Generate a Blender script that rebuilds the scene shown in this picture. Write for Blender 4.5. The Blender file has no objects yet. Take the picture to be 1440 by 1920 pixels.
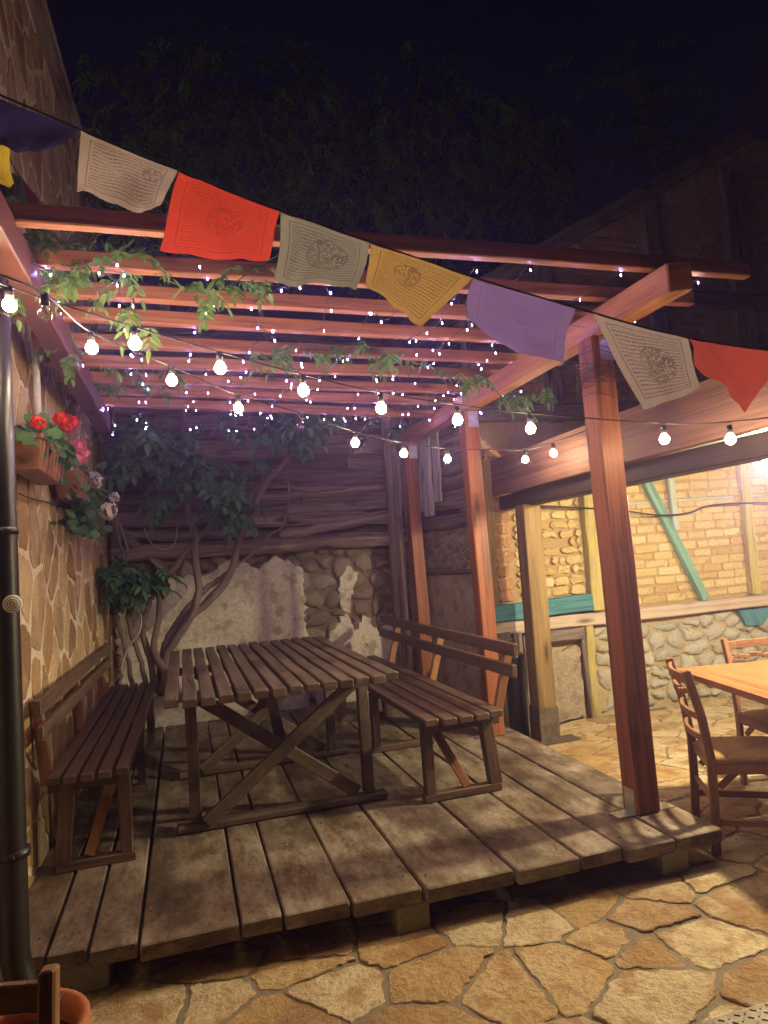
import bpy, math, random
import numpy as np
from mathutils import Vector, Matrix
rnd = random.Random(7)
# ------------------------------------------------------------------ camera
FPX = 1286.0
RM = np.array([[0.9570841, -0.28021981, -0.07393835],
               [-0.05161716, 0.08622546, -0.99493761],
               [0.2851766, 0.95605545, 0.06806086]])
CAMP = np.array([0.0, 0.0, 1.5])
scene = bpy.context.scene
cd = bpy.data.cameras.new('camera'); cam = bpy.data.objects.new('camera', cd)
scene.collection.objects.link(cam)
cd.sensor_fit = 'HORIZONTAL'; cd.sensor_width = 36.0; cd.lens = 36.0 * FPX / 1440.0
cd.clip_start = 0.05; cd.clip_end = 500
m4 = Matrix.Identity(4)
for r_ in range(3):
    m4[r_][0] = RM[0][r_]; m4[r_][1] = -RM[1][r_]; m4[r_][2] = -RM[2][r_]; m4[r_][3] = CAMP[r_]
cam.matrix_world = m4
scene.camera = cam
scene.render.resolution_x = 768; scene.render.resolution_y = 1024
# ------------------------------------------------------------------ night sky
w = bpy.data.worlds.new('World'); scene.world = w; w.use_nodes = True
wn = w.node_tree; bgn = wn.nodes['Background']
sky = wn.nodes.new('ShaderNodeTexSky'); sky.sky_type = 'NISHITA'; sky.sun_disc = False
sky.sun_elevation = math.radians(-6); sky.sun_rotation = math.radians(200)
SKY_STRENGTH = 0.03
mixs = wn.nodes.new('ShaderNodeMix'); mixs.data_type = 'RGBA'; mixs.inputs[0].default_value = 0.85
wn.links.new(sky.outputs[0], mixs.inputs['A'])
mixs.inputs['B'].default_value = (0.016, 0.022, 0.085, 1)
wn.links.new(mixs.outputs['Result'], bgn.inputs[0]); bgn.inputs[1].default_value = SKY_STRENGTH
scene.view_settings.view_transform = 'Standard'
scene.view_settings.look = 'None'; scene.view_settings.exposure = 1.15; scene.view_settings.gamma = 1
# light levels of the lamps, one of them added, and density of the added haze
BULB_E = 135.0          # festoon bulbs (emission)
FAIRY_E = 360.0
PATIO_W = 76.0
HAZE = 0.015
C = scene.collection.objects

def ray(u, v):
    return RM.T @ np.array([(u - 720) / FPX, (v - 960) / FPX, 1.0])
def pt(u, v, ax, val):
    d = ray(u, v); t = (val - CAMP[ax]) / d[ax]
    return Vector(CAMP + t * d)

# ------------------------------------------------------------------ materials
def new_mat(name):
    m = bpy.data.materials.new(name); m.use_nodes = True
    nt = m.node_tree; b = nt.nodes['Principled BSDF']
    return m, nt, b
def N(nt, t, **k):
    n = nt.nodes.new(t)
    for a, v in k.items():
        if a.startswith('i_'):
            n.inputs[a[2:].replace('_', ' ')].default_value = v
        else: setattr(n, a, v)
    return n
def L(nt, a, b): nt.links.new(a, b)
def ramp(nt, fac, stops):
    r = nt.nodes.new('ShaderNodeValToRGB'); e = r.color_ramp.elements
    while len(e) < len(stops): e.new(0.5)
    for el, (p, c) in zip(e, stops):
        el.position = p; el.color = (c[0], c[1], c[2], 1)
    L(nt, fac, r.inputs[0]); return r.outputs[0]
def mixc(nt, f, a, b, mode='MIX'):
    m = nt.nodes.new('ShaderNodeMix'); m.data_type = 'RGBA'; m.blend_type = mode
    for s, v in ((m.inputs[0], f), (m.inputs['A'], a), (m.inputs['B'], b)):
        if isinstance(v, (int, float)): s.default_value = v
        elif isinstance(v, (tuple, list)): s.default_value = (v[0], v[1], v[2], 1)
        else: L(nt, v, s)
    return m.outputs['Result']
def mth(nt, op, a, b=0.0):
    m = nt.nodes.new('ShaderNodeMath'); m.operation = op
    for i, v in enumerate((a, b)):
        if isinstance(v, (int, float)): m.inputs[i].default_value = v
        else: L(nt, v, m.inputs[i])
    return m.outputs[0]
def bump(nt, b, h, strength=0.5, dist=0.01):
    n = nt.nodes.new('ShaderNodeBump'); n.inputs['Strength'].default_value = strength
    n.inputs['Distance'].default_value = dist; L(nt, h, n.inputs['Height']); L(nt, n.outputs[0], b.inputs['Normal'])

def wood(name, c1, c2, cdark, rough=0.6, gs=(2.2, 45.0), stain=None, stain_amt=0.5, bumpd=0.003, knots=True, isl=0.5, spec=0.4, stain2=None, ssc=3.2):
    """wood with the grain along u of the UV map, each board its own tone"""
    m, nt, b = new_mat(name)
    uv = N(nt, 'ShaderNodeTexCoord').outputs['UV']
    geo = N(nt, 'ShaderNodeNewGeometry')
    ri = geo.outputs['Random Per Island']
    off = N(nt, 'ShaderNodeCombineXYZ'); L(nt, mth(nt, 'MULTIPLY', ri, 37.0), off.inputs[2])
    add = N(nt, 'ShaderNodeVectorMath', operation='ADD'); L(nt, uv, add.inputs[0]); L(nt, off.outputs[0], add.inputs[1])
    mp = N(nt, 'ShaderNodeMapping'); mp.inputs['Scale'].default_value = (gs[0], gs[1], 1); L(nt, add.outputs[0], mp.inputs[0])
    n1 = N(nt, 'ShaderNodeTexNoise'); n1.inputs['Scale'].default_value = 1.0; n1.inputs['Detail'].default_value = 6; n1.inputs['Roughness'].default_value = 0.65; n1.inputs['Distortion'].default_value = 0.6
    L(nt, mp.outputs[0], n1.inputs[0])
    mp2 = N(nt, 'ShaderNodeMapping'); mp2.inputs['Scale'].default_value = (gs[0] * 4, gs[1] * 4, 1); L(nt, add.outputs[0], mp2.inputs[0])
    n2 = N(nt, 'ShaderNodeTexNoise'); n2.inputs['Scale'].default_value = 1.0; n2.inputs['Detail'].default_value = 3
    L(nt, mp2.outputs[0], n2.inputs[0])
    grain = mth(nt, 'ADD', mth(nt, 'MULTIPLY', n1.outputs[0], 0.7), mth(nt, 'MULTIPLY', n2.outputs[0], 0.3))
    col = ramp(nt, grain, [(0.33, cdark), (0.48, c1), (0.66, c2)])
    tone = mth(nt, 'ADD', mth(nt, 'MULTIPLY', ri, isl), 1.0 - isl * 0.5)
    hsv = N(nt, 'ShaderNodeHueSaturation'); L(nt, col, hsv.inputs['Color']); L(nt, tone, hsv.inputs['Value'])
    col = hsv.outputs[0]
    if knots:
        mk = N(nt, 'ShaderNodeMapping'); mk.inputs['Scale'].default_value = (1.8, 7.0, 1); L(nt, add.outputs[0], mk.inputs[0])
        vk = N(nt, 'ShaderNodeTexVoronoi'); vk.inputs['Scale'].default_value = 1.0; L(nt, mk.outputs[0], vk.inputs[0])
        kf = N(nt, 'ShaderNodeMapRange'); kf.inputs['From Min'].default_value = 0.05; kf.inputs['From Max'].default_value = 0.22
        kf.inputs['To Min'].default_value = 0.85; kf.inputs['To Max'].default_value = 0.0; L(nt, vk.outputs['Distance'], kf.inputs[0])
        col = mixc(nt, kf.outputs[0], col, tuple(x * 0.35 for x in cdark))
    if stain:
        n3 = N(nt, 'ShaderNodeTexNoise'); n3.inputs['Scale'].default_value = 3.2; n3.inputs['Detail'].default_value = 9; n3.inputs['Roughness'].default_value = 0.8
        m3 = N(nt, 'ShaderNodeMapping'); m3.inputs['Scale'].default_value = (0.8, 2.0, 1); L(nt, add.outputs[0], m3.inputs[0]); L(nt, m3.outputs[0], n3.inputs[0])
        sf = N(nt, 'ShaderNodeMapRange'); sf.inputs['From Min'].default_value = 0.42; sf.inputs['From Max'].default_value = 0.66
        sf.inputs['To Max'].default_value = stain_amt; L(nt, n3.outputs[0], sf.inputs[0])
        col = mixc(nt, sf.outputs[0], col, stain)
    if stain2:
        n5 = N(nt, 'ShaderNodeTexNoise'); n5.inputs['Scale'].default_value = 2.3; n5.inputs['Detail'].default_value = 10; n5.inputs['Roughness'].default_value = 0.5
        ad2 = N(nt, 'ShaderNodeVectorMath', operation='ADD'); L(nt, add.outputs[0], ad2.inputs[0]); ad2.inputs[1].default_value = (5.3, 2.1, 9.0); L(nt, ad2.outputs[0], n5.inputs[0])
        s2 = N(nt, 'ShaderNodeMapRange'); s2.inputs['From Min'].default_value = 0.48; s2.inputs['From Max'].default_value = 0.66
        s2.inputs['To Max'].default_value = 0.85; L(nt, n5.outputs[0], s2.inputs[0])
        col = mixc(nt, s2.outputs[0], col, stain2)
        n6 = N(nt, 'ShaderNodeTexNoise'); n6.inputs['Scale'].default_value = 45; n6.inputs['Detail'].default_value = 6; L(nt, add.outputs[0], n6.inputs[0])
        col = mixc(nt, 0.35, col, ramp(nt, n6.outputs[0], [(0.35, (0.45, 0.42, 0.4)), (0.6, (1, 1, 1))]), 'MULTIPLY')
    L(nt, col, b.inputs['Base Color'])
    rr = mth(nt, 'ADD', mth(nt, 'MULTIPLY', n1.outputs[0], 0.35), rough - 0.17)
    L(nt, rr, b.inputs['Roughness']); b.inputs['Specular IOR Level'].default_value = spec
    bump(nt, b, grain, 0.7, bumpd)
    return m

def stone(name, cols, scale=3.0, rough=0.85, bumpd=0.01, fine=60.0, isl=0.5, spots=None):
    """stone with its own colour per block, mottling and a pitted face"""
    m, nt, b = new_mat(name)
    pos = N(nt, 'ShaderNodeTexCoord').outputs['Object']
    geo = N(nt, 'ShaderNodeNewGeometry'); ri = geo.outputs['Random Per Island']
    n1 = N(nt, 'ShaderNodeTexNoise'); n1.inputs['Scale'].default_value = scale; n1.inputs['Detail'].default_value = 8; n1.inputs['Roughness'].default_value = 0.65; n1.inputs['Distortion'].default_value = 0.4
    L(nt, pos, n1.inputs[0])
    f = mth(nt, 'ADD', mth(nt, 'MULTIPLY', ri, isl), mth(nt, 'MULTIPLY', n1.outputs[0], 1.0 - isl))
    k = len(cols)
    col = ramp(nt, f, [(0.15 + 0.7 * i / max(1, k - 1), c) for i, c in enumerate(cols)])
    n2 = N(nt, 'ShaderNodeTexNoise'); n2.inputs['Scale'].default_value = fine; n2.inputs['Detail'].default_value = 5; n2.inputs['Roughness'].default_value = 0.7
    L(nt, pos, n2.inputs[0])
    col = mixc(nt, 0.55, col, ramp(nt, n2.outputs[0], [(0.3, (0.35, 0.33, 0.3)), (0.55, (1, 1, 1)), (0.8, (1.0, 0.98, 0.94))]), 'MULTIPLY')
    if spots:
        n4 = N(nt, 'ShaderNodeTexNoise'); n4.inputs['Scale'].default_value = scale * 2.2; n4.inputs['Detail'].default_value = 7
        L(nt, pos, n4.inputs[0])
        sf = N(nt, 'ShaderNodeMapRange'); sf.inputs['From Min'].default_value = 0.52; sf.inputs['From Max'].default_value = 0.64; sf.inputs['To Max'].default_value = 0.7
        L(nt, n4.outputs[0], sf.inputs[0]); col = mixc(nt, sf.outputs[0], col, spots)
    L(nt, col, b.inputs['Base Color']); b.inputs['Roughness'].default_value = rough; b.inputs['Specular IOR Level'].default_value = 0.25
    h = mth(nt, 'ADD', mth(nt, 'MULTIPLY', n1.outputs[0], 1.6), mth(nt, 'MULTIPLY', n2.outputs[0], 0.6))
    bump(nt, b, h, 0.8, bumpd)
    return m

def plain(name, c, rough=0.5, metal=0.0, noise=0.15, scale=40.0, bumpd=0.0006, emit=None, es=0, spec=0.5):
    m, nt, b = new_mat(name)
    n = N(nt, 'ShaderNodeTexNoise'); n.inputs['Scale'].default_value = scale; n.inputs['Detail'].default_value = 4
    L(nt, N(nt, 'ShaderNodeTexCoord').outputs['Object'], n.inputs[0])
    L(nt, ramp(nt, n.outputs[0], [(0.3, tuple(x * (1 - noise) for x in c)), (0.7, tuple(min(1, x * (1 + noise)) for x in c))]), b.inputs['Base Color'])
    b.inputs['Roughness'].default_value = rough; b.inputs['Metallic'].default_value = metal; b.inputs['Specular IOR Level'].default_value = spec
    if bumpd: bump(nt, b, n.outputs[0], 0.5, bumpd)
    if emit: b.inputs['Emission Color'].default_value = (*emit, 1); b.inputs['Emission Strength'].default_value = es
    return m

def leafmat(name, c1, c2, c3, trans=0.35):
    m, nt, b = new_mat(name)
    ri = N(nt, 'ShaderNodeNewGeometry').outputs['Random Per Island']
    col = ramp(nt, ri, [(0.0, c1), (0.6, c2), (1.0, c3)])
    L(nt, col, b.inputs['Base Color']); b.inputs['Roughness'].default_value = 0.45; b.inputs['Specular IOR Level'].default_value = 0.35
    t = N(nt, 'ShaderNodeBsdfTranslucent'); L(nt, col, t.inputs[0])
    mx = N(nt, 'ShaderNodeMixShader'); mx.inputs[0].default_value = trans
    L(nt, b.outputs[0], mx.inputs[1]); L(nt, t.outputs[0], mx.inputs[2])
    L(nt, mx.outputs[0], nt.nodes['Material Output'].inputs[0])
    return m

def flagmat(name, base, ink, inkamt=0.7, motif=True, mc=(.5, .56, .17), lines=26.0, trans=0.45):
    """thin printed cotton: rows of small script, a border line and a round block print"""
    m, nt, b = new_mat(name)
    uv = N(nt, 'ShaderNodeTexCoord').outputs['UV']
    sx = N(nt, 'ShaderNodeSeparateXYZ'); L(nt, uv, sx.inputs[0]); u, v = sx.outputs[0], sx.outputs[1]
    def box(a0, a1, x):
        return mth(nt, 'MULTIPLY', mth(nt, 'GREATER_THAN', x, a0), mth(nt, 'LESS_THAN', x, a1))
    wob = N(nt, 'ShaderNodeTexNoise'); wob.inputs['Scale'].default_value = 5; L(nt, uv, wob.inputs[0])
    vv = mth(nt, 'ADD', v, mth(nt, 'MULTIPLY', wob.outputs[0], 0.02))
    inside = mth(nt, 'MULTIPLY', box(0.13, 0.87, u), box(0.13, 0.90, v))
    row = mth(nt, 'SINE', mth(nt, 'MULTIPLY', vv, lines * 6.283))
    row = mth(nt, 'GREATER_THAN', row, -0.1)
    mp = N(nt, 'ShaderNodeMapping'); mp.inputs['Scale'].default_value = (75, lines * 2, 1); L(nt, uv, mp.inputs[0])
    sc = N(nt, 'ShaderNodeTexNoise'); sc.inputs['Scale'].default_value = 1.0; sc.inputs['Detail'].default_value = 2; L(nt, mp.outputs[0], sc.inputs[0])
    script = mth(nt, 'MULTIPLY', row, mth(nt, 'GREATER_THAN', sc.outputs[0], 0.46))
    script = mth(nt, 'MULTIPLY', script, inside)
    # border
    bo = mth(nt, 'MULTIPLY', box(0.095, 0.905, u), box(0.095, 0.93, v))
    bi = mth(nt, 'MULTIPLY', box(0.108, 0.892, u), box(0.11, 0.918, v))
    border = mth(nt, 'SUBTRACT', bo, bi)
    if motif:
        du = mth(nt, 'SUBTRACT', u, mc[0]); dv = mth(nt, 'MULTIPLY', mth(nt, 'SUBTRACT', vv, mc[1]), 0.85)
        rr = mth(nt, 'SQRT', mth(nt, 'ADD', mth(nt, 'MULTIPLY', du, du), mth(nt, 'MULTIPLY', dv, dv)))
        disc = mth(nt, 'LESS_THAN', rr, mc[2])
        n4 = N(nt, 'ShaderNodeTexNoise'); n4.inputs['Scale'].default_value = 22; n4.inputs['Detail'].default_value = 4; n4.inputs['Distortion'].default_value = 1.5; L(nt, uv, n4.inputs[0])
        blot = mth(nt, 'MULTIPLY', disc, mth(nt, 'GREATER_THAN', n4.outputs[0], 0.47))
        ring = mth(nt, 'SUBTRACT', mth(nt, 'LESS_THAN', rr, mc[2] + .005), mth(nt, 'LESS_THAN', rr, mc[2] - .008))
        script = mth(nt, 'MULTIPLY', script, mth(nt, 'SUBTRACT', 1.0, disc))
        script = mth(nt, 'MAXIMUM', script, mth(nt, 'MAXIMUM', blot, ring))
    n5 = N(nt, 'ShaderNodeTexNoise'); n5.inputs['Scale'].default_value = 3; n5.inputs['Detail'].default_value = 5; L(nt, uv, n5.inputs[0])
    fade = N(nt, 'ShaderNodeMapRange'); fade.inputs['From Min'].default_value = 0.25; fade.inputs['From Max'].default_value = 0.65
    fade.inputs['To Min'].default_value = 0.45; L(nt, n5.outputs[0], fade.inputs[0])
    inkf = mth(nt, 'MULTIPLY', mth(nt, 'MULTIPLY', mth(nt, 'MAXIMUM', script, border), fade.outputs[0]), inkamt)
    cl = mixc(nt, n5.outputs[0], tuple(x * 0.78 for x in base), base)
    col = mixc(nt, inkf, cl, ink)
    L(nt, col, b.inputs['Base Color']); b.inputs['Roughness'].default_value = 0.9; b.inputs['Specular IOR Level'].default_value = 0.1
    wv = N(nt, 'ShaderNodeTexNoise'); wv.inputs['Scale'].default_value = 260; L(nt, uv, wv.inputs[0])
    cz = N(nt, 'ShaderNodeTexNoise'); cz.inputs['Scale'].default_value = 4.5; cz.inputs['Detail'].default_value = 4; cz.inputs['Distortion'].default_value = 1.2; L(nt, uv, cz.inputs[0])
    bump(nt, b, mth(nt, 'ADD', mth(nt, 'MULTIPLY', wv.outputs[0], .05), mth(nt, 'ABSOLUTE', mth(nt, 'SUBTRACT', cz.outputs[0], .5))), 0.9, 0.03)
    t = N(nt, 'ShaderNodeBsdfTranslucent'); L(nt, col, t.inputs[0])
    mx = N(nt, 'ShaderNodeMixShader'); mx.inputs[0].default_value = trans
    L(nt, b.outputs[0], mx.inputs[1]); L(nt, t.outputs[0], mx.inputs[2])
    L(nt, mx.outputs[0], nt.nodes['Material Output'].inputs[0])
    return m

M = {}
M['deck'] = wood('weathered_deck_wood', (0.135, 0.085, 0.052), (0.20, 0.14, 0.095), (0.075, 0.045, 0.028), 0.72, (1.6, 16), stain=(0.40, 0.345, 0.27), stain_amt=0.9, bumpd=0.004, isl=0.4, spec=0.25, stain2=(0.05, 0.028, 0.016))
M['bench'] = wood('brown_varnished_wood', (0.085, 0.046, 0.03), (0.15, 0.085, 0.057), (0.03, 0.015, 0.010), 0.5, (1.6, 30), stain=(0.17, 0.11, 0.078), stain_amt=.5, isl=0.35, bumpd=0.0025)
M['table'] = wood('worn_brown_wood', (0.11, 0.072, 0.050), (0.19, 0.135, 0.10), (0.035, 0.02, 0.012), 0.6, (1.4, 26), stain=(0.22, 0.155, 0.105), stain_amt=0.5, stain2=(0.03, 0.018, 0.011), isl=0.4, bumpd=0.003)
M['red'] = wood('red_stained_pine', (0.32, 0.12, 0.042), (0.46, 0.20, 0.08), (0.13, 0.042, 0.017), 0.55, (1.1, 26), isl=0.35, bumpd=0.0018)
M['redpost'] = wood('dark_red_stained_post', (0.21, 0.062, 0.024), (0.33, 0.115, 0.046), (0.07, 0.019, 0.010), 0.55, (0.9, 20), isl=0.2, bumpd=0.0025)
M['leftbeam'] = wood('dark_mahogany_beam', (0.12, 0.04, 0.028), (0.18, 0.065, 0.045), (0.05, 0.018, 0.014), 0.5, (0.9, 20), isl=0.1, bumpd=0.0025)
M['barn'] = wood('old_barn_wood', (0.15, 0.115, 0.095), (0.26, 0.21, 0.175), (0.03, 0.022, 0.018), 0.85, (1.6, 24), isl=0.95, bumpd=0.008, spec=0.15)
M['log'] = wood('split_barn_log', (0.22, 0.165, 0.125), (0.36, 0.285, 0.225), (0.05, 0.035, 0.026), 0.85, (1.4, 20), isl=0.5, bumpd=0.012, spec=0.15)
M['silver'] = wood('silvered_board_wood', (0.28, 0.26, 0.24), (0.42, 0.40, 0.38), (0.09, 0.08, 0.075), 0.85, (1.2, 26), isl=0.3, bumpd=0.008, spec=0.15)
M['beam'] = wood('grooved_brown_beam', (0.17, 0.085, 0.055), (0.26, 0.14, 0.09), (0.08, 0.038, 0.026), 0.6, (0.5, 34), isl=0.1, bumpd=0.004, knots=False)
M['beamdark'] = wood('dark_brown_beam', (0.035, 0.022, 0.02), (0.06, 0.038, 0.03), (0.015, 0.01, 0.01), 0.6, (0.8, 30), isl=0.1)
M['brownpost'] = wood('greenish_brown_post', (0.20, 0.125, 0.045), (0.31, 0.21, 0.085), (0.10, 0.055, 0.02), 0.7, (0.7, 16), isl=0.1, bumpd=0.004)
M['yellow'] = wood('yellow_painted_timber', (0.42, 0.34, 0.10), (0.54, 0.45, 0.17), (0.18, 0.11, 0.04), 0.8, (1.5, 22), stain=(0.28, 0.24, 0.18), stain_amt=0.55, bumpd=0.005)
M['teal'] = wood('teal_painted_timber', (0.055, 0.20, 0.25), (0.11, 0.29, 0.34), (0.03, 0.08, 0.09), 0.8, (1.5, 22), stain=(0.05, 0.15, 0.15), stain_amt=0.6, bumpd=0.004, knots=False)
M['green'] = wood('green_painted_timber', (0.14, 0.29, 0.235), (0.22, 0.37, 0.30), (0.07, 0.14, 0.11), 0.8, (1.5, 22), bumpd=0.004, knots=False)
M['greyblue'] = wood('grey_blue_painted_timber', (0.33, 0.38, 0.36), (0.43, 0.47, 0.45), (0.2, 0.22, 0.2), 0.8, (1.5, 22), bumpd=0.004, knots=False)
M['pale'] = wood('pale_pinkish_timber', (0.47, 0.36, 0.29), (0.58, 0.47, 0.39), (0.26, 0.19, 0.15), 0.85, (1.0, 24), isl=0.1, bumpd=0.004)
M['chair'] = wood('orange_brown_chair_wood', (0.24, 0.11, 0.05), (0.33, 0.17, 0.085), (0.13, 0.055, 0.026), 0.42, (2, 40), isl=0.15, bumpd=0.001, knots=False)
M['tabletop'] = wood('varnished_table_wood', (0.27, 0.115, 0.045), (0.35, 0.165, 0.07), (0.17, 0.065, 0.025), 0.35, (1.2, 26), isl=0.2, bumpd=0.0006, knots=False)
M['darkwood'] = wood('dark_pedestal_wood', (0.03, 0.018, 0.014), (0.05, 0.03, 0.022), (0.015, 0.01, 0.008), 0.5)
M['vinebark'] = wood('vine_bark', (0.16, 0.12, 0.10), (0.25, 0.19, 0.16), (0.05, 0.035, 0.03), 0.85, (5, 60), isl=0.3, bumpd=0.006, knots=False, spec=0.15)
M['paving'] = stone('ochre_flagstone', [(0.30, 0.18, 0.10), (0.52, 0.34, 0.15), (0.68, 0.55, 0.34), (0.38, 0.22, 0.09), (0.72, 0.63, 0.44)], 3.2, 0.7, 0.04, 45, 0.5, spots=(0.34, 0.17, 0.06))
M['joint'] = stone('sandy_joint_mortar', [(0.20, 0.16, 0.11), (0.32, 0.26, 0.18)], 9, 0.95, 0.01, 120, 0.0)
M['clad'] = stone('brown_cladding_stone', [(0.20, 0.12, 0.06), (0.48, 0.31, 0.15), (0.29, 0.17, 0.08), (0.64, 0.48, 0.27), (0.38, 0.23, 0.11)], 5, 0.8, 0.014, 50, 0.6)
M['cladmortar'] = stone('cream_mortar', [(0.68, 0.58, 0.38), (0.82, 0.73, 0.52)], 9, 0.95, 0.012, 90, 0.0)
M['rubble'] = stone('grey_brown_rubble_stone', [(0.13, 0.10, 0.08), (0.25, 0.20, 0.16), (0.18, 0.135, 0.10), (0.32, 0.27, 0.22)], 5, 0.9, 0.012, 70, 0.6)
M['mud'] = stone('brown_mud_mortar', [(0.11, 0.075, 0.055), (0.22, 0.155, 0.11), (0.17, 0.115, 0.08)], 7, 0.95, 0.03, 50, 0.0)
M['plaster'] = stone('stained_lime_plaster', [(0.42, 0.36, 0.28), (0.68, 0.61, 0.51), (0.56, 0.49, 0.39), (0.72, 0.66, 0.56)], 3.5, 0.9, 0.012, 30, 0.0, spots=(0.30, 0.23, 0.16))
M['daub'] = stone('rough_daub', [(0.30, 0.23, 0.17), (0.42, 0.34, 0.26), (0.34, 0.25, 0.19)], 4, 0.95, 0.03, 35, 0.0, spots=(0.24, 0.15, 0.10))
M['brick'] = stone('yellow_washed_brick', [(0.53, 0.38, 0.17), (0.62, 0.47, 0.23), (0.50, 0.34, 0.14), (0.64, 0.52, 0.28)], 5, 0.9, 0.010, 60, 0.7)
M['brickred'] = stone('reddish_mud_brick', [(0.40, 0.20, 0.10), (0.48, 0.27, 0.14), (0.36, 0.18, 0.09)], 6, 0.92, 0.02, 50, 0.6)
M['brickmortar'] = stone('yellow_mud_mortar', [(0.38, 0.26, 0.13), (0.50, 0.36, 0.19)], 8, 0.95, 0.012, 90, 0.0)
M['base'] = stone('pale_river_stone', [(0.38, 0.36, 0.31), (0.52, 0.50, 0.44), (0.45, 0.40, 0.31), (0.58, 0.56, 0.50)], 6, 0.9, 0.022, 60, 0.6)
M['basemortar'] = stone('yellowish_mortar', [(0.44, 0.34, 0.18), (0.56, 0.45, 0.27)], 8, 0.95, 0.02, 70, 0.0)
M['concrete'] = stone('lime_block', [(0.24, 0.24, 0.15), (0.33, 0.32, 0.22)], 8, 0.9, 0.006, 80, 0.0)
M['black'] = plain('black_plastic', (0.02, 0.02, 0.022), 0.35)
M['pipe'] = plain('dark_brown_painted_pipe', (0.012, 0.010, 0.010), 0.38, 0.0, 0.3, 25)
M['cable'] = plain('brown_black_cable', (0.02, 0.015, 0.013), 0.5)
M['palecable'] = plain('clear_cable', (0.3, 0.27, 0.24), 0.35)
M['steel'] = plain('galvanised_steel', (0.55, 0.54, 0.5), 0.4, 0.9, 0.15, 30)
M['shoe'] = plain('dull_sheet_steel', (0.16, 0.13, 0.10), 0.55, 0.6, 0.3, 30)
M['planter'] = plain('brown_plastic_planter', (0.20, 0.085, 0.045), 0.45, 0, 0.2, 15)
M['terracotta'] = plain('terracotta', (0.42, 0.13, 0.05), 0.7, 0, 0.15, 20)
M['white'] = plain('white_enamel', (0.7, 0.7, 0.66), 0.4)
M['soil'] = plain('dark_soil', (0.02, 0.014, 0.01), 0.95, 0, 0.4, 60, 0.01)
M['seat'] = plain('tan_seat_fabric', (0.36, 0.23, 0.09), 0.9, 0, 0.2, 70, 0.002)
M['leaf'] = leafmat('dark_green_leaflets', (0.035, 0.11, 0.035), (0.065, 0.17, 0.05), (0.11, 0.24, 0.075))
M['leafl'] = leafmat('fresh_green_leaflets', (0.08, 0.17, 0.035), (0.13, 0.25, 0.05), (0.20, 0.33, 0.08), 0.4)
M['gleaf'] = leafmat('geranium_leaves', (0.035, 0.10, 0.03), (0.06, 0.15, 0.05), (0.10, 0.20, 0.07), 0.25)
M['fred'] = leafmat('red_petals', (0.65, 0.02, 0.012), (0.8, 0.04, 0.02), (0.85, 0.07, 0.03), 0.3)
M['fpink'] = leafmat('pink_petals', (0.75, 0.16, 0.26), (0.8, 0.24, 0.34), (0.85, 0.36, 0.45), 0.3)
M['fwhite'] = leafmat('white_petals', (0.65, 0.6, 0.5), (0.75, 0.7, 0.6), (0.82, 0.78, 0.7), 0.3)
M['dry'] = leafmat('dry_leaves', (0.10, 0.05, 0.02), (0.22, 0.13, 0.05), (0.4, 0.3, 0.15), 0.1)
M['thread'] = plain('pale_thread', (0.42, 0.35, 0.27), 0.9)
M['ropec'] = plain('black_rope', (0.02, 0.018, 0.015), 0.8)
M['slate'] = plain('dark_roof_tile', (0.04, 0.03, 0.028), 0.85, 0, 0.4, 20)
def emat(name, c, s):
    m, nt, b = new_mat(name)
    e = N(nt, 'ShaderNodeEmission'); e.inputs[0].default_value = (*c, 1); e.inputs[1].default_value = s
    L(nt, e.outputs[0], nt.nodes['Material Output'].inputs[0]); return m
M['bulb'] = emat('lit_warm_bulb', (1.0, 0.74, 0.46), BULB_E)
M['fairy'] = emat('lit_cool_fairy_bulb', (0.40, 0.30, 1.0), FAIRY_E)
mg, nt, b = new_mat('clear_glass'); b.inputs['Base Color'].default_value = (0.9, 0.85, 0.75, 1); b.inputs['Roughness'].default_value = 0.03
b.inputs['Transmission Weight'].default_value = 1.0; b.inputs['IOR'].default_value = 1.2; M['glass'] = mg

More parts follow.
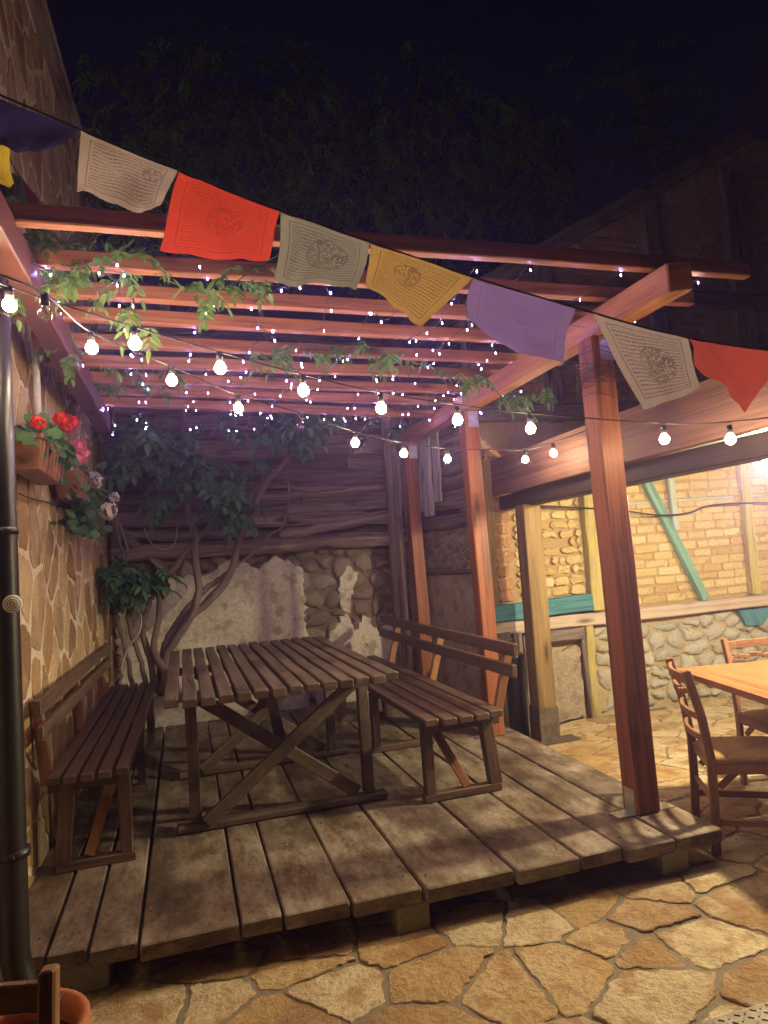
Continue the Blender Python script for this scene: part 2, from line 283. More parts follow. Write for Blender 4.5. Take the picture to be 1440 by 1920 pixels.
# ------------------------------------------------------------------ mesh builder
class MB:
    def __init__(s): s.v = []; s.f = []; s.uv = []; s.mi = []; s.sm = []
    def add(s, verts, faces, uvs=None, mi=0, smooth=False):
        o = len(s.v); s.v.extend([tuple(p) for p in verts])
        for i, f in enumerate(faces):
            s.f.append([o + k for k in f]); s.mi.append(mi); s.sm.append(smooth)
            s.uv.extend(uvs[i] if uvs else [(0, 0)] * len(f))
    def build(s, name, mats, parent=None, loc=None):
        me = bpy.data.meshes.new(name); me.from_pydata(s.v, [], s.f); me.update()
        if not isinstance(mats, (list, tuple)): mats = [mats]
        for m in mats: me.materials.append(m)
        uvl = me.uv_layers.new(name='UVMap')
        uvl.data.foreach_set('uv', np.array(s.uv, dtype=np.float32).ravel())
        me.polygons.foreach_set('material_index', s.mi)
        me.polygons.foreach_set('use_smooth', s.sm)
        me.validate(); me.update()
        o = bpy.data.objects.new(name, me); C.link(o)
        if parent is not None: o.parent = parent
        if loc: o.location = loc
        return o
    # board / beam: a chamfered bar swept from a to b
    def board(s, a, b, w, h, up=(0, 0, 1), ch=0.004, seg=1, wob=0.0, wvar=0.0, bend=0.0, mi=0, cut=0.0):
        a = Vector(a); b = Vector(b); d = b - a; Ln = d.length; d.normalize()
        up = Vector(up); x = up.cross(d)
        if x.length < 1e-5: x = Vector((1, 0, 0)).cross(d)
        x.normalize(); y = d.cross(x).normalized()
        hw, hh = w / 2, h / 2
        base = [(-hw + ch, -hh), (hw - ch, -hh), (hw, -hh + ch), (hw, hh - ch), (hw - ch, hh), (-hw + ch, hh), (-hw, hh - ch), (-hw, -hh + ch)]
        per = [0]
        for i in range(8):
            p, q = base[i], base[(i + 1) % 8]; per.append(per[-1] + math.hypot(p[0] - q[0], p[1] - q[1]))
        off = rnd.uniform(0, 9)
        rings = []; us = []
        ends = [(0.0, 1 - 2 * ch / max(w, h)), (min(ch, Ln * .3), 1.0)]
        ts = [0.0, min(ch, Ln * .2)] + [Ln * i / seg for i in range(1, seg)] + [Ln - min(ch, Ln * .2), Ln]
        for i, t in enumerate(ts):
            e = (i == 0 or i == len(ts) - 1)
            ox = rnd.gauss(0, wob) if 1 < i < len(ts) - 2 else 0; oy = rnd.gauss(0, wob) if 1 < i < len(ts) - 2 else 0
            oy += bend * math.sin(math.pi * t / Ln)
            sw = 1 + (rnd.uniform(-wvar, wvar) if seg > 1 else 0); sh = 1 + (rnd.uniform(-wvar, wvar) if seg > 1 else 0)
            r = []
            for (px, py) in base:
                if e: px -= math.copysign(min(ch, abs(px) * .5), px) * .9; py -= math.copysign(min(ch, abs(py) * .5), py) * .9
                r.append(a + d * (t + cut * px) + x * (px * sw + ox) + y * (py * sh + oy))
            rings.append(r); us.append(t)
        vs = [p for r in rings for p in r]; fs = []; uv = []
        for i in range(len(rings) - 1):
            for k in range(8):
                k2 = (k + 1) % 8
                fs.append((i * 8 + k, i * 8 + k2, (i + 1) * 8 + k2, (i + 1) * 8 + k))
                uv.append([(us[i], off + per[k]), (us[i], off + per[k + 1]), (us[i + 1], off + per[k + 1]), (us[i + 1], off + per[k])])
        n = len(rings)
        fs.append(tuple(reversed(range(8)))); uv.append([(base[k][0], off + base[k][1]) for k in reversed(range(8))])
        fs.append(tuple(range((n - 1) * 8, n * 8))); uv.append([(base[k][0], off + base[k][1]) for k in range(8)])
        s.add(vs, fs, uv, mi)
    # tube along points with radii
    def tube(s, pts, rad, n=8, rough=0.0, cap=True, mi=0, smooth=True):
        pts = [Vector(p) for p in pts]; m_ = len(pts)
        if not hasattr(rad, '__len__'): rad = [rad] * m_
        vs = []; us = [0]; off = rnd.uniform(0, 9)
        prev = None
        for i, p in enumerate(pts):
            d = (pts[min(i + 1, m_ - 1)] - pts[max(i - 1, 0)]).normalized()
            if prev is None:
                x = d.orthogonal().normalized()
            else:
                x = (prev - d * prev.dot(d)).normalized()
            prev = x; y = d.cross(x)
            if i: us.append(us[-1] + (pts[i] - pts[i - 1]).length)
            for k in range(n):
                an = 2 * math.pi * k / n; r = rad[i] * (1 + (rnd.uniform(-rough, rough) if rough else 0))
                vs.append(p + x * (math.cos(an) * r) + y * (math.sin(an) * r))
        fs = []; uv = []
        for i in range(m_ - 1):
            for k in range(n):
                k2 = (k + 1) % n; r = rad[i] * 6.28 / n
                fs.append((i * n + k, i * n + k2, (i + 1) * n + k2, (i + 1) * n + k))
                uv.append([(us[i], off + k * r), (us[i], off + (k + 1) * r), (us[i + 1], off + (k + 1) * r), (us[i + 1], off + k * r)])
        if cap:
            fs.append(tuple(reversed(range(n)))); uv.append([(math.cos(6.28 * k / n) * rad[0], math.sin(6.28 * k / n) * rad[0]) for k in range(n)])
            fs.append(tuple(range((m_ - 1) * n, m_ * n))); uv.append([(math.cos(6.28 * k / n) * rad[-1], math.sin(6.28 * k / n) * rad[-1]) for k in range(n)])
        s.add(vs, fs, uv, mi, smooth)
    def ball(s, c, r, n=8, m=6, sc=(1, 1, 1), mi=0):
        vs = []; fs = []
        for j in range(1, m):
            th = math.pi * j / m
            for k in range(n):
                ph = 2 * math.pi * k / n
                vs.append((c[0] + r * sc[0] * math.sin(th) * math.cos(ph), c[1] + r * sc[1] * math.sin(th) * math.sin(ph), c[2] + r * sc[2] * math.cos(th)))
        t = len(vs); vs += [(c[0], c[1], c[2] + r * sc[2]), (c[0], c[1], c[2] - r * sc[2])]
        for j in range(m - 2):
            for k in range(n):
                fs.append((j * n + k, (j + 1) * n + k, (j + 1) * n + (k + 1) % n, j * n + (k + 1) % n))
        for k in range(n):
            fs.append((t, k, (k + 1) % n)); fs.append((t + 1, (m - 2) * n + (k + 1) % n, (m - 2) * n + k))
        s.add(vs, fs, None, mi, True)
    def lathe(s, c, prof, n=28, mi=0):
        vs = []; fs = []; uv = []
        for (r, z) in prof:
            for k in range(n):
                a = 2 * math.pi * k / n; vs.append((c[0] + r * math.cos(a), c[1] + r * math.sin(a), c[2] + z))
        for j in range(len(prof) - 1):
            for k in range(n):
                k2 = (k + 1) % n; fs.append((j * n + k, j * n + k2, (j + 1) * n + k2, (j + 1) * n + k))
        s.add(vs, fs, None, mi, True)
    def slab(s, pts, th, normal, mi=0, uvs=1.0):
        """flat polygon with thickness along normal"""
        nrm = Vector(normal).normalized() * th; p = [Vector(q) for q in pts]; n = len(p)
        ax = (p[1] - p[0]).normalized(); ay = nrm.normalized().cross(ax)
        off = rnd.uniform(0, 9)
        U = [((q - p[0]).dot(ax), (q - p[0]).dot(ay) + off) for q in p]
        vs = p + [q + nrm for q in p]
        fs = [tuple(reversed(range(n))), tuple(range(n, 2 * n))]; uv = [[U[k] for k in reversed(range(n))], U[:]]
        for k in range(n):
            k2 = (k + 1) % n; fs.append((k, k2, n + k2, n + k)); uv.append([U[k], U[k2], (U[k2][0], U[k2][1] + th), (U[k][0], U[k][1] + th)])
        s.add(vs, fs, uv, mi)

def tag(o, label=None, cat=None, group=None, kind=None):
    if label: o['label'] = label
    if cat: o['category'] = cat
    if group: o['group'] = group
    if kind: o['kind'] = kind
    return o
def thing(name, label, cat, loc=(0, 0, 0), rz=0.0, group=None):
    o = bpy.data.objects.new(name, None); C.link(o); o.location = loc; o.rotation_euler = (0, 0, rz)
    o.empty_display_size = 0.1
    return tag(o, label, cat, group)

# irregular stone blocks from a jittered Voronoi partition
def clip(poly, n, c):
    out = []
    for i in range(len(poly)):
        p, q = poly[i], poly[(i + 1) % len(poly)]
        dp = n[0] * p[0] + n[1] * p[1] - c; dq = n[0] * q[0] + n[1] * q[1] - c
        if dp <= 0: out.append(p)
        if (dp < 0 < dq) or (dq < 0 < dp):
            t = dp / (dp - dq); out.append((p[0] + t * (q[0] - p[0]), p[1] + t * (q[1] - p[1])))
    return out
def cells(x0, x1, y0, y1, sx, sy, jit=0.42, drop=0.0, seed=1):
    R = random.Random(seed); P = []
    nx = max(1, round((x1 - x0) / sx)); ny = max(1, round((y1 - y0) / sy))
    for j in range(-1, ny + 1):
        for i in range(-1, nx + 1):
            if R.random() < drop: continue
            P.append((x0 + (i + .5 + (0.5 if j % 2 else 0) + R.uniform(-jit, jit)) * (x1 - x0) / nx, y0 + (j + .5 + R.uniform(-jit, jit)) * (y1 - y0) / ny))
    A = np.array(P); k = np.array([1 / sx, 1 / sy]); res = []
    for p in P:
        if not (x0 <= p[0] <= x1 and y0 <= p[1] <= y1): continue
        d = (((A - p) * k) ** 2).sum(1); idx = np.argsort(d)[1:20]
        poly = [(x0, y0), (x1, y0), (x1, y1), (x0, y1)]
        for q in A[idx]:
            nx_ = (q[0] - p[0]) * k[0] ** 2; ny_ = (q[1] - p[1]) * k[1] ** 2
            mx, my = (q[0] + p[0]) / 2, (q[1] + p[1]) / 2
            poly = clip(poly, (nx_, ny_), nx_ * mx + ny_ * my)
            if len(poly) < 3: break
        if len(poly) >= 3: res.append(poly)
    return res
def shrink(poly, g):
    n = len(poly); ar = sum(poly[i][0] * poly[(i + 1) % n][1] - poly[(i + 1) % n][0] * poly[i][1] for i in range(n))
    sg = 1 if ar > 0 else -1; out = poly
    for i in range(n):
        p, q = poly[i], poly[(i + 1) % n]; dx, dy = q[0] - p[0], q[1] - p[1]; l = math.hypot(dx, dy)
        if l < 1e-6: continue
        nx, ny = sg * dy / l, -sg * dx / l
        out = clip(out, (nx, ny), nx * p[0] + ny * p[1] - g)
        if len(out) < 3: return None
    return out if sg > 0 else out[::-1]
def roundp(poly, it=1, r=0.25):
    for _ in range(it):
        o = []
        for i in range(len(poly)):
            p, q = poly[i], poly[(i + 1) % len(poly)]
            o.append((p[0] + (q[0] - p[0]) * r, p[1] + (q[1] - p[1]) * r)); o.append((p[0] + (q[0] - p[0]) * (1 - r), p[1] + (q[1] - p[1]) * (1 - r)))
        poly = o
    return poly
def resample(poly, step):
    o = []
    for i in range(len(poly)):
        p, q = poly[i], poly[(i + 1) % len(poly)]; l = math.hypot(q[0] - p[0], q[1] - p[1]); k = max(1, int(l / step))
        for t in range(k): o.append((p[0] + (q[0] - p[0]) * t / k, p[1] + (q[1] - p[1]) * t / k))
    return o
def stones(mb, polys, fmap, gap, h, rnd_it=1, edge=0.012, bulge=0.0, jag=0.004, mi=0, step=0.05, tilt=0.3, keep=None, r=0.2):
    for poly in polys:
        p = shrink(poly, gap * rnd.uniform(0.7, 1.5))
        if not p: continue
        cx = sum(a for a, _ in p) / len(p); cy = sum(a for _, a in p) / len(p)
        if keep and not keep(cx, cy): continue
        p = resample(roundp(p, rnd_it, r), step)
        p = [(a + rnd.gauss(0, jag), b_ + rnd.gauss(0, jag)) for a, b_ in p]
        n = len(p); hh = h * rnd.uniform(0.7, 1.3); tx, ty = rnd.gauss(0, tilt * h), rnd.gauss(0, tilt * h)
        rad = max(math.hypot(a - cx, b_ - cy) for a, b_ in p); e = min(edge / rad, 0.35)
        rings = [(1.0, -0.02), (1.0, hh * 0.55), (1 - e, hh), (0.62, hh + bulge * 0.6), (0.3, hh + bulge)]
        vs = []
        for (sc, z) in rings:
            for (a, b_) in p:
                x_, y_ = cx + (a - cx) * sc, cy + (b_ - cy) * sc
                zz = z + ((x_ - cx) / rad * tx + (y_ - cy) / rad * ty if z > 0 else 0) + (rnd.gauss(0, h * 0.07) if z > 0 else 0)
                vs.append(fmap(x_, y_, zz))
        vs.append(fmap(cx, cy, hh + bulge * 1.05))
        fs = []
        for j in range(len(rings) - 1):
            for k in range(n): fs.append((j * n + k, j * n + (k + 1) % n, (j + 1) * n + (k + 1) % n, (j + 1) * n + k))
        j = len(rings) - 1
        for k in range(n): fs.append((j * n + k, j * n + (k + 1) % n, len(vs) - 1))
        mb.add(vs, fs, None, mi, bulge > 0.012)
def sheet(mb, x0, x1, y0, y1, fmap, nx, ny, amp, mi=0, keep=None):
    """rough backing sheet"""
    vs = []
    for j in range(ny + 1):
        for i in range(nx + 1):
            vs.append(fmap(x0 + (x1 - x0) * i / nx, y0 + (y1 - y0) * j / ny, rnd.gauss(0, amp)))
    fs = []
    for j in range(ny):
        for i in range(nx):
            fs.append((j * (nx + 1) + i, j * (nx + 1) + i + 1, (j + 1) * (nx + 1) + i + 1, (j + 1) * (nx + 1) + i))
    mb.add(vs, fs, None, mi, True)
def box(mb, x0, x1, y0, y1, z0, z1, mi=0):
    vs = [(x0, y0, z0), (x1, y0, z0), (x1, y1, z0), (x0, y1, z0), (x0, y0, z1), (x1, y0, z1), (x1, y1, z1), (x0, y1, z1)]
    mb.add(vs, [(3, 2, 1, 0), (4, 5, 6, 7), (0, 1, 5, 4), (1, 2, 6, 5), (2, 3, 7, 6), (3, 0, 4, 7)], None, mi)

# ------------------------------------------------------------------ ground
mb = MB()
box(mb, -20, 22, -14, 30, -0.5, -0.02)
g = mb.build('ground', M['joint']); tag(g, kind='structure')
mb = MB(); fm = lambda x, y, z: (x, y, z)
sheet(mb, -1.2, 8, 0.2, 5.3, fm, 120, 70, 0.0025, 1)
R_ = cells(-1.2, 8, 0.2, 5.3, 0.29, 0.235, 0.5, 0.2, seed=12)
stones(mb, R_, fm, 0.0085, 0.006, 1, 0.006, 0.001, 0.0045, 0, 0.022, 0.45, r=.07)
pv = mb.build('stone_paving', [M['paving'], M['joint']]); tag(pv, kind='structure')
# ------------------------------------------------------------------ stone clad house (left)
def wx(y): return -0.73 + (y - 3.5) * 0.027
house = thing('stone_house', 'tall house wall clad in irregular brown stones and cream mortar along the left side', 'house', (-0.8, 1.5, 0))
def P(o, *a): return o  # local helper
def rel(o, t):
    """parent while keeping world placement"""
    o.parent = t
    rot = Matrix.Rotation(t.rotation_euler.z, 4, 'Z'); o.matrix_parent_inverse = (Matrix.Translation(t.location) @ rot).inverted()
    return o
mb = MB()
fw = lambda y, z, h: (wx(y) + h, y, z)
sheet(mb, 1.2, 6.8, -0.02, 4.95, fw, 110, 95, 0.0010, 1)
box(mb, -1.6, -0.815, 1.2, 6.85, -0.02, 4.94, 1)
stones(mb, cells(1.2, 6.8, 0.0, 4.95, 0.19, 0.25, 0.5, 0.2, seed=5), fw, 0.0155, 0.006, 1, 0.006, 0.001, 0.005, 0, 0.03, 0.5, r=.12)
rel(mb.build('wall', [M['clad'], M['cladmortar']]), house)
mb = MB(); mb.board((wx(1.2) - .02, 1.2, 4.985), (wx(6.8) - .02, 6.9, 4.985), 0.24, 0.05, ch=0.008, seg=8, wob=0.004)
rel(mb.build('eave_board', M['barn']), house)
mb = MB()
y0 = 3.85
mb.tube([(wx(y0) + .045, y0, 2.35), (wx(y0) + .045, y0, 3.15)], 0.018, 10)
rel(mb.build('white_conduit', M['white']), house)

# ------------------------------------------------------------------ old barn (back)
barn = thing('old_barn', 'old barn behind the table with crumbling plaster, rubble stones and dark weathered logs', 'barn', (0.7, 6.75, 0))
YB = 6.7
fb = lambda x, z, h: (x, YB - h, z)
mb = MB()
sheet(mb, -0.75, 2.35, -0.02, 1.7, fb, 70, 40, 0.008, 1)
box(mb, -0.75, 2.6, YB + .06, YB + .5, -0.02, 3.9, 1)
stones(mb, cells(-0.75, 2.35, 0.0, 1.68, 0.19, 0.15, 0.45, 0.12, seed=9), fb, 0.012, 0.028, 1, 0.028, 0.014, 0.007, 0, 0.03, 0.5, r=.24)
rel(mb.build('rubble_wall', [M['rubble'], M['mud']]), barn)
def ragged(mb, pts, fmap, h, mi=0, step=0.05, jag=0.016):
    p = resample(pts, step); p = [(a + rnd.gauss(0, jag), b_ + rnd.gauss(0, jag)) for a, b_ in p]
    n = len(p); cx = sum(a for a, _ in p) / n; cy = sum(b_ for _, b_ in p) / n
    vs = []
    for (sc, z) in ((1.0, 0.0), (0.995, h * .8), (0.97, h), (0.7, h + .004), (0.4, h - .002), (0.15, h + .003)):
        for a, b_ in p: vs.append(fmap(cx + (a - cx) * sc, cy + (b_ - cy) * sc, z + (rnd.gauss(0, .0003) if z > 0 else 0)))
    fs = [(j * n + k, j * n + (k + 1) % n, (j + 1) * n + (k + 1) % n, (j + 1) * n + k) for j in range(5) for k in range(n)] + [tuple(range(5 * n, 6 * n))]
    mb.add(vs, fs, None, mi)
mb = MB()
ragged(mb, [(-0.6, 0.0), (1.10, 0.0), (1.13, 1.47), (0.86, 1.60), (0.68, 1.50), (0.45, 1.62), (0.2, 1.47), (-0.1, 1.50), (-0.3, 1.34), (-0.6, 1.38)], fb, 0.06, jag=.012, step=.03)
ragged(mb, [(1.16, 0.0), (2.0, 0.0), (2.0, 0.88), (1.84, 0.80), (1.72, 0.94), (1.60, 0.80), (1.52, 0.99), (1.38, 0.86), (1.30, 0.72), (1.16, 0.78)], fb, 0.057, jag=.014, step=.03)
ragged(mb, [(1.47, 1.02), (1.56, 1.0), (1.60, 1.2), (1.67, 1.38), (1.56, 1.45), (1.46, 1.30)], fb, 0.055, jag=.012, step=.03)
rel(mb.build('plaster_patch', M['plaster']), barn)
# log beams, some sagging
logs = [((-0.62, 2.03), (2.05, 1.91), .13, .10), ((-0.62, 1.71), (2.3, 1.70), .14, .12), ((0.9, 1.80), (2.05, 1.93), .10, .08), ((-0.62, 1.88), (0.7, 1.83), .09, .09),
        ((0.35, 2.16), (1.95, 2.22), .08, .07), ((0.5, 2.30), (1.6, 2.22), .06, .06)]
for i, (a, b_, h_, d_) in enumerate(logs):
    mb = MB(); dy = 0.02 * (i % 3)
    mb.board((a[0], YB - .10 - dy, a[1]), (b_[0], YB - .10 - dy, b_[1]), d_, h_, up=(0, 0, 1), ch=0.025, seg=9, wob=0.007, wvar=0.13)
    rel(mb.build('log_beam', M['log']), barn)
mb = MB(); mb.board((-0.52, YB - .12, 1.93), (-0.1, YB - .12, 1.50), .07, .07, ch=.01, seg=4, wob=.004); mb.board((-0.56, YB - .12, 1.2), (-0.56, YB - .12, 2.0), .09, .09, ch=.01, seg=4, wob=.004)
rel(mb.build('brace', M['barn']), barn)
mb = MB(); mb.board((2.035, YB - .17, 0.0), (2.085, YB - .17, 3.4), .15, .13, up=(0, 1, 0), ch=0.02, seg=12, wob=0.004, wvar=0.06)
rel(mb.build('timber_post', M['log']), barn)
# horizontal weathered siding above
mb = MB(); z = 1.98; R2 = random.Random(3)
while z < 3.85:
    h_ = R2.uniform(.10, .2); x0 = -0.72
    while x0 < 2.5:
        l_ = R2.uniform(.9, 2.4); x1 = min(2.6, x0 + l_)
        mb.board((x0, YB - .02 + R2.uniform(-.035, .03), z + h_ / 2 + R2.gauss(0, .008)), (x1, YB - .02 + R2.uniform(-.02, .02), z + h_ / 2 + R2.gauss(0, .012)), .035, h_ * R2.uniform(.84, .97), ch=.006, seg=6, wob=.006, wvar=.06)
        x0 = x1 + .01
    z += h_
rel(mb.build('siding', M['barn']), barn)
# return wall toward the brick barn
A_ = Vector((2.12, 6.68, 0)); B_ = Vector((2.47, 5.40, 0)); dAB = (B_ - A_).normalized(); nAB = Vector((dAB.y, -dAB.x, 0)); LAB = (B_ - A_).length
if nAB.x > 0: nAB = -nAB
fr = lambda s, z, h: tuple(A_ + dAB * s + nAB * h + Vector((0, 0, z)))
mb = MB(); sheet(mb, -0.05, LAB + .02, -0.02, 1.75, fr, 40, 50, 0.006, 1)
stones(mb, cells(0, LAB, 1.36, 1.74, 0.10, 0.07, 0.42, 0.05, seed=2), fr, 0.006, 0.012, 1, 0.012, 0.006, 0.004, 0, 0.03)
rel(mb.build('daub_wall', [M['rubble'], M['daub']]), barn)
mb = MB(); mb.board(fr(0, 1.34, .02), fr(LAB, 1.34, .02), .04, .035, ch=.005, seg=6, wob=.003)
mb.board(fr(.0, 1.80, .0), fr(LAB, 1.80, .0), .12, .13, ch=.02, seg=7, wob=.006, wvar=.08)
rel(mb.build('wall_rail', M['barn']), barn)
mb = MB()
s = 0.05
for k in range(7):
    wd = .10 + .03 * (k % 2); bt = 1.86 + [0, .04, -.03, .02, .05, .0, .12][k]
    mb.board(fr(s + wd / 2, bt, .09 + .02 * (k % 2)), fr(s + wd / 2 + .02, 3.0, .07 + .02 * (k % 2)), wd, .03, up=tuple(nAB), ch=.006, seg=7, wob=.003, wvar=.04); s += wd + .012
rel(mb.build('hanging_plank', M['silver']), barn)
mb = MB(); z = 1.9
while z < 3.7:
    h_ = R2.uniform(.13, .22); mb.board(fr(-.05, z + h_ / 2, .0), fr(LAB + .03, z + h_ / 2 + R2.gauss(0, .01), .0), .03, h_ * .97, ch=.006, seg=4, wob=.003); z += h_
rel(mb.build('side_boarding', M['barn']), barn)
# vertical dark planks low behind the deck corner
mb = MB()
for k in range(5):
    x_ = 2.40 + k * .085; mb.board((x_, 5.27, -.01), (x_ + R2.gauss(0, .01), 5.27, .80 + R2.uniform(-.04, .02)), .078, .03, up=(0, 1, 0), ch=.006, seg=4, wob=.003)
rel(mb.build('base_boarding', M['barn']), barn)

# ------------------------------------------------------------------ brick barn (right)
bb = thing('brick_barn', 'half-timbered barn of yellow washed bricks over a pale rubble stone base beyond the patio', 'barn', (4.4, 5.4, 0))
YW = 5.38
fk = lambda x, z, h: (x, YW - h, z)
XR = 7.6
mb = MB()
gp = [(2.44, -.02), (XR, -.02), (XR, 5.6), (5.7, 5.56), (3.31, 4.2), (2.44, 3.7)]
mb.slab([(a, YW + .4, b_) for a, b_ in gp], .37, (0, -1, 0), 1)
sheet(mb, 2.44, XR, .80, 2.62, fk, 110, 45, 0.004, 1)
def bricks(mb, x0, x1, z0, z1, keep=None, mi=0, rough=1.0, bl=0.235, bh=0.078, g_=0.007, seed=1, H=0.012, missing=0.02):
    R = random.Random(seed); z = z0; row = 0
    while z < z1 - .02:
        hb = bh * R.uniform(.93, 1.07); x = x0 - R.uniform(0, bl); tilt = 0.0
        while x < x1:
            l = bl * R.uniform(.85, 1.12) * (0.5 if R.random() < .12 else 1)
            a0, a1 = max(x, x0), min(x + l, x1); cz = z + hb / 2 + .01 * math.sin(x * 1.3 + row)
            if a1 - a0 > .04 and R.random() > missing and (not keep or keep((a0 + a1) / 2, cz)):
                hz = hb / 2 - g_ * R.uniform(.6, 1.7); xa, xb = a0 + g_ * R.uniform(.5, 1.6), a1 - g_ * R.uniform(.5, 1.6)
                c = .012 * rough; q = []
                for (px, pz) in ((xa + c, cz - hz), ((xa + xb) / 2, cz - hz), (xb - c, cz - hz), (xb, cz - hz + c), (xb, cz + hz - c), (xb - c, cz + hz), ((xa + xb) / 2, cz + hz), (xa + c, cz + hz), (xa, cz + hz - c), (xa, cz - hz + c)):
                    q.append((px + R.gauss(0, .0035 * rough), pz + R.gauss(0, .003 * rough)))
                n = len(q); cx = (xa + xb) / 2; h0 = H * R.uniform(.5, 1.4); tx, tz = R.gauss(0, .003 * rough), R.gauss(0, .003 * rough)
                vs = []
                for sc, hh in ((1, -.01), (1, h0 * .5), (.93, h0), (.5, h0 * 1.1)):
                    for (px, pz) in q: vs.append(fk(cx + (px - cx) * sc, cz + (pz - cz) * (sc if sc > .9 else .5), hh + (px - cx) / l * tx * 2 + (pz - cz) / hb * tz * 2 + R.gauss(0, .0012 * rough)))
                fs = [(j * n + k, j * n + (k + 1) % n, (j + 1) * n + (k + 1) % n, (j + 1) * n + k) for j in range(3) for k in range(n)] + [tuple(range(3 * n, 4 * n))]
                mb.add(vs, fs, None, mi)
            x += l
        z += hb; row += 1
bricks(mb, 3.56, XR, .92, 2.62, seed=4, missing=.0, H=.010, rough=.8)
bricks(mb, 2.74, 3.42, 1.07, 2.3, seed=6, rough=1.8, H=.028, missing=.06, bl=.17, bh=.085)
bricks(mb, 2.56, 2.74, 1.05, 2.3, seed=8, rough=1.6, H=.016, missing=.0, mi=2, bl=.2, bh=.11)
rel(mb.build('brick_wall', [M['brick'], M['brickmortar'], M['brickred']]), bb)
mb = MB()   # dim upper storey panels
ragged(mb, [(2.44, 2.62), (XR, 2.62), (XR, 5.55), (5.7, 5.52), (3.31, 4.16), (2.44, 3.66)], fk, .004, 1, .2, .003)
bricks(mb, 2.5, XR, 2.66, 5.1, seed=14, missing=.03, H=.012, rough=1.1, keep=lambda x, z: z < 4.05 + (x - 3.3) * .55)
rel(mb.build('upper_brick_wall', [M['brickred'], M['daub']]), bb)
mb = MB()
sheet(mb, 2.44, XR, -.03, .80, fk, 110, 22, 0.006, 1)
stones(mb, cells(3.44, XR, 0.0, .77, .17, .12, .45, .14, seed=21), fk, .010, .022, 1, .022, .013, .006, 0, .025, .45, r=.22)
rel(mb.build('stone_base', [M['base'], M['basemortar']]), bb)
mb = MB(); ragged(mb, [(2.75, -.0), (3.28, -.0), (3.28, .62), (3.1, .60), (2.95, .66), (2.75, .62)], fk, .05, jag=.01)
rel(mb.build('daub_panel', M['daub']), bb)
mb = MB(); mb.board((2.75, YW - .06, .73), (3.3, YW - .06, .735), .12, .10, ch=.012, seg=4, wob=.003); rel(mb.build('lintel', M['barn']), bb)
mb = MB(); mb.board((2.42, YW - .05, .845), (XR, YW - .05, .835), .09, .105, ch=.008, seg=14, wob=.0025, wvar=.04); rel(mb.build('sill_beam', M['pale']), bb)
mb = MB(); mb.board((2.46, YW - .06, .972), (3.415, YW - .06, .99), .09, .140, ch=.008, seg=6, wob=.003, wvar=.03); rel(mb.build('teal_beam', M['teal']), bb)
def vt(name, mat, x0, z0, x1, z1, wdt, d=.07, dp=.045):
    mb = MB(); mb.board((x0, YW - dp, z0), (x1, YW - dp, z1), wdt, d, up=(0, 1, 0), ch=.008, seg=8, wob=.003, wvar=.06); return rel(mb.build(name, mat), bb)
vt('yellow_timber', M['yellow'], 3.485, .91, 3.495, 2.4, .14, .10)
vt('yellow_timber', M['yellow'], 5.225, .90, 5.225, 2.6, .095)
vt('yellow_timber', M['yellow'], 3.35, .0, 3.365, .79, .07, .09)
vt('old_timber', M['brownpost'], 2.50, 1.04, 2.525, 2.3, .075)
vt('green_timber', M['green'], 4.64, .905, 3.95, 2.4, .085, .06)
vt('grey_timber', M['greyblue'], 4.395, 1.56, 4.385, 2.5, .06, .05)
vt('old_timber', M['barn'], 3.33, -.0, 3.30, .79, .05)
mb = MB(); mb.board((3.57, YW - .018, 1.835), (5.1, YW - .018, 1.842), .02, .022, ch=.003, seg=8, wob=.002); mb.board((5.28, YW - .018, 1.842), (XR, YW - .018, 1.85), .02, .022, ch=.003, seg=8, wob=.002)
rel(mb.build('blue_rail', M['greyblue']), bb)
mb = MB(); mb.slab([fk(5.0, .765, .03), fk(5.06, .62, .03), fk(5.25, .61, .03), fk(5.34, .70, .03), fk(5.34, .765, .03)], .035, (0, -1, 0)); rel(mb.build('teal_block', M['teal']), bb)
vt('dark_timber', M['barn'], 4.45, 2.6, 4.45, 4.75, .16, .08, .05)
vt('dark_timber', M['barn'], 5.45, 2.6, 5.45, 5.1, .2, .08, .05)
vt('dark_timber', M['barn'], 3.25, 2.6, 3.25, 4.08, .16, .08, .05)
mb = MB()
for zz in (2.68, 3.2, 3.75): mb.board((2.46, YW - .055, zz), (XR, YW - .055, zz + .04), .09, .15, ch=.015, seg=10, wob=.006, wvar=.08)
rel(mb.build('cross_beam', M['barn']), bb)
mb = MB(); mb.board((2.5, YW - .08, 3.72), (5.7, YW - .08, 5.52), .14, .15, ch=.012, seg=8, wob=.005); rel(mb.build('roof_verge', M['barn']), bb)

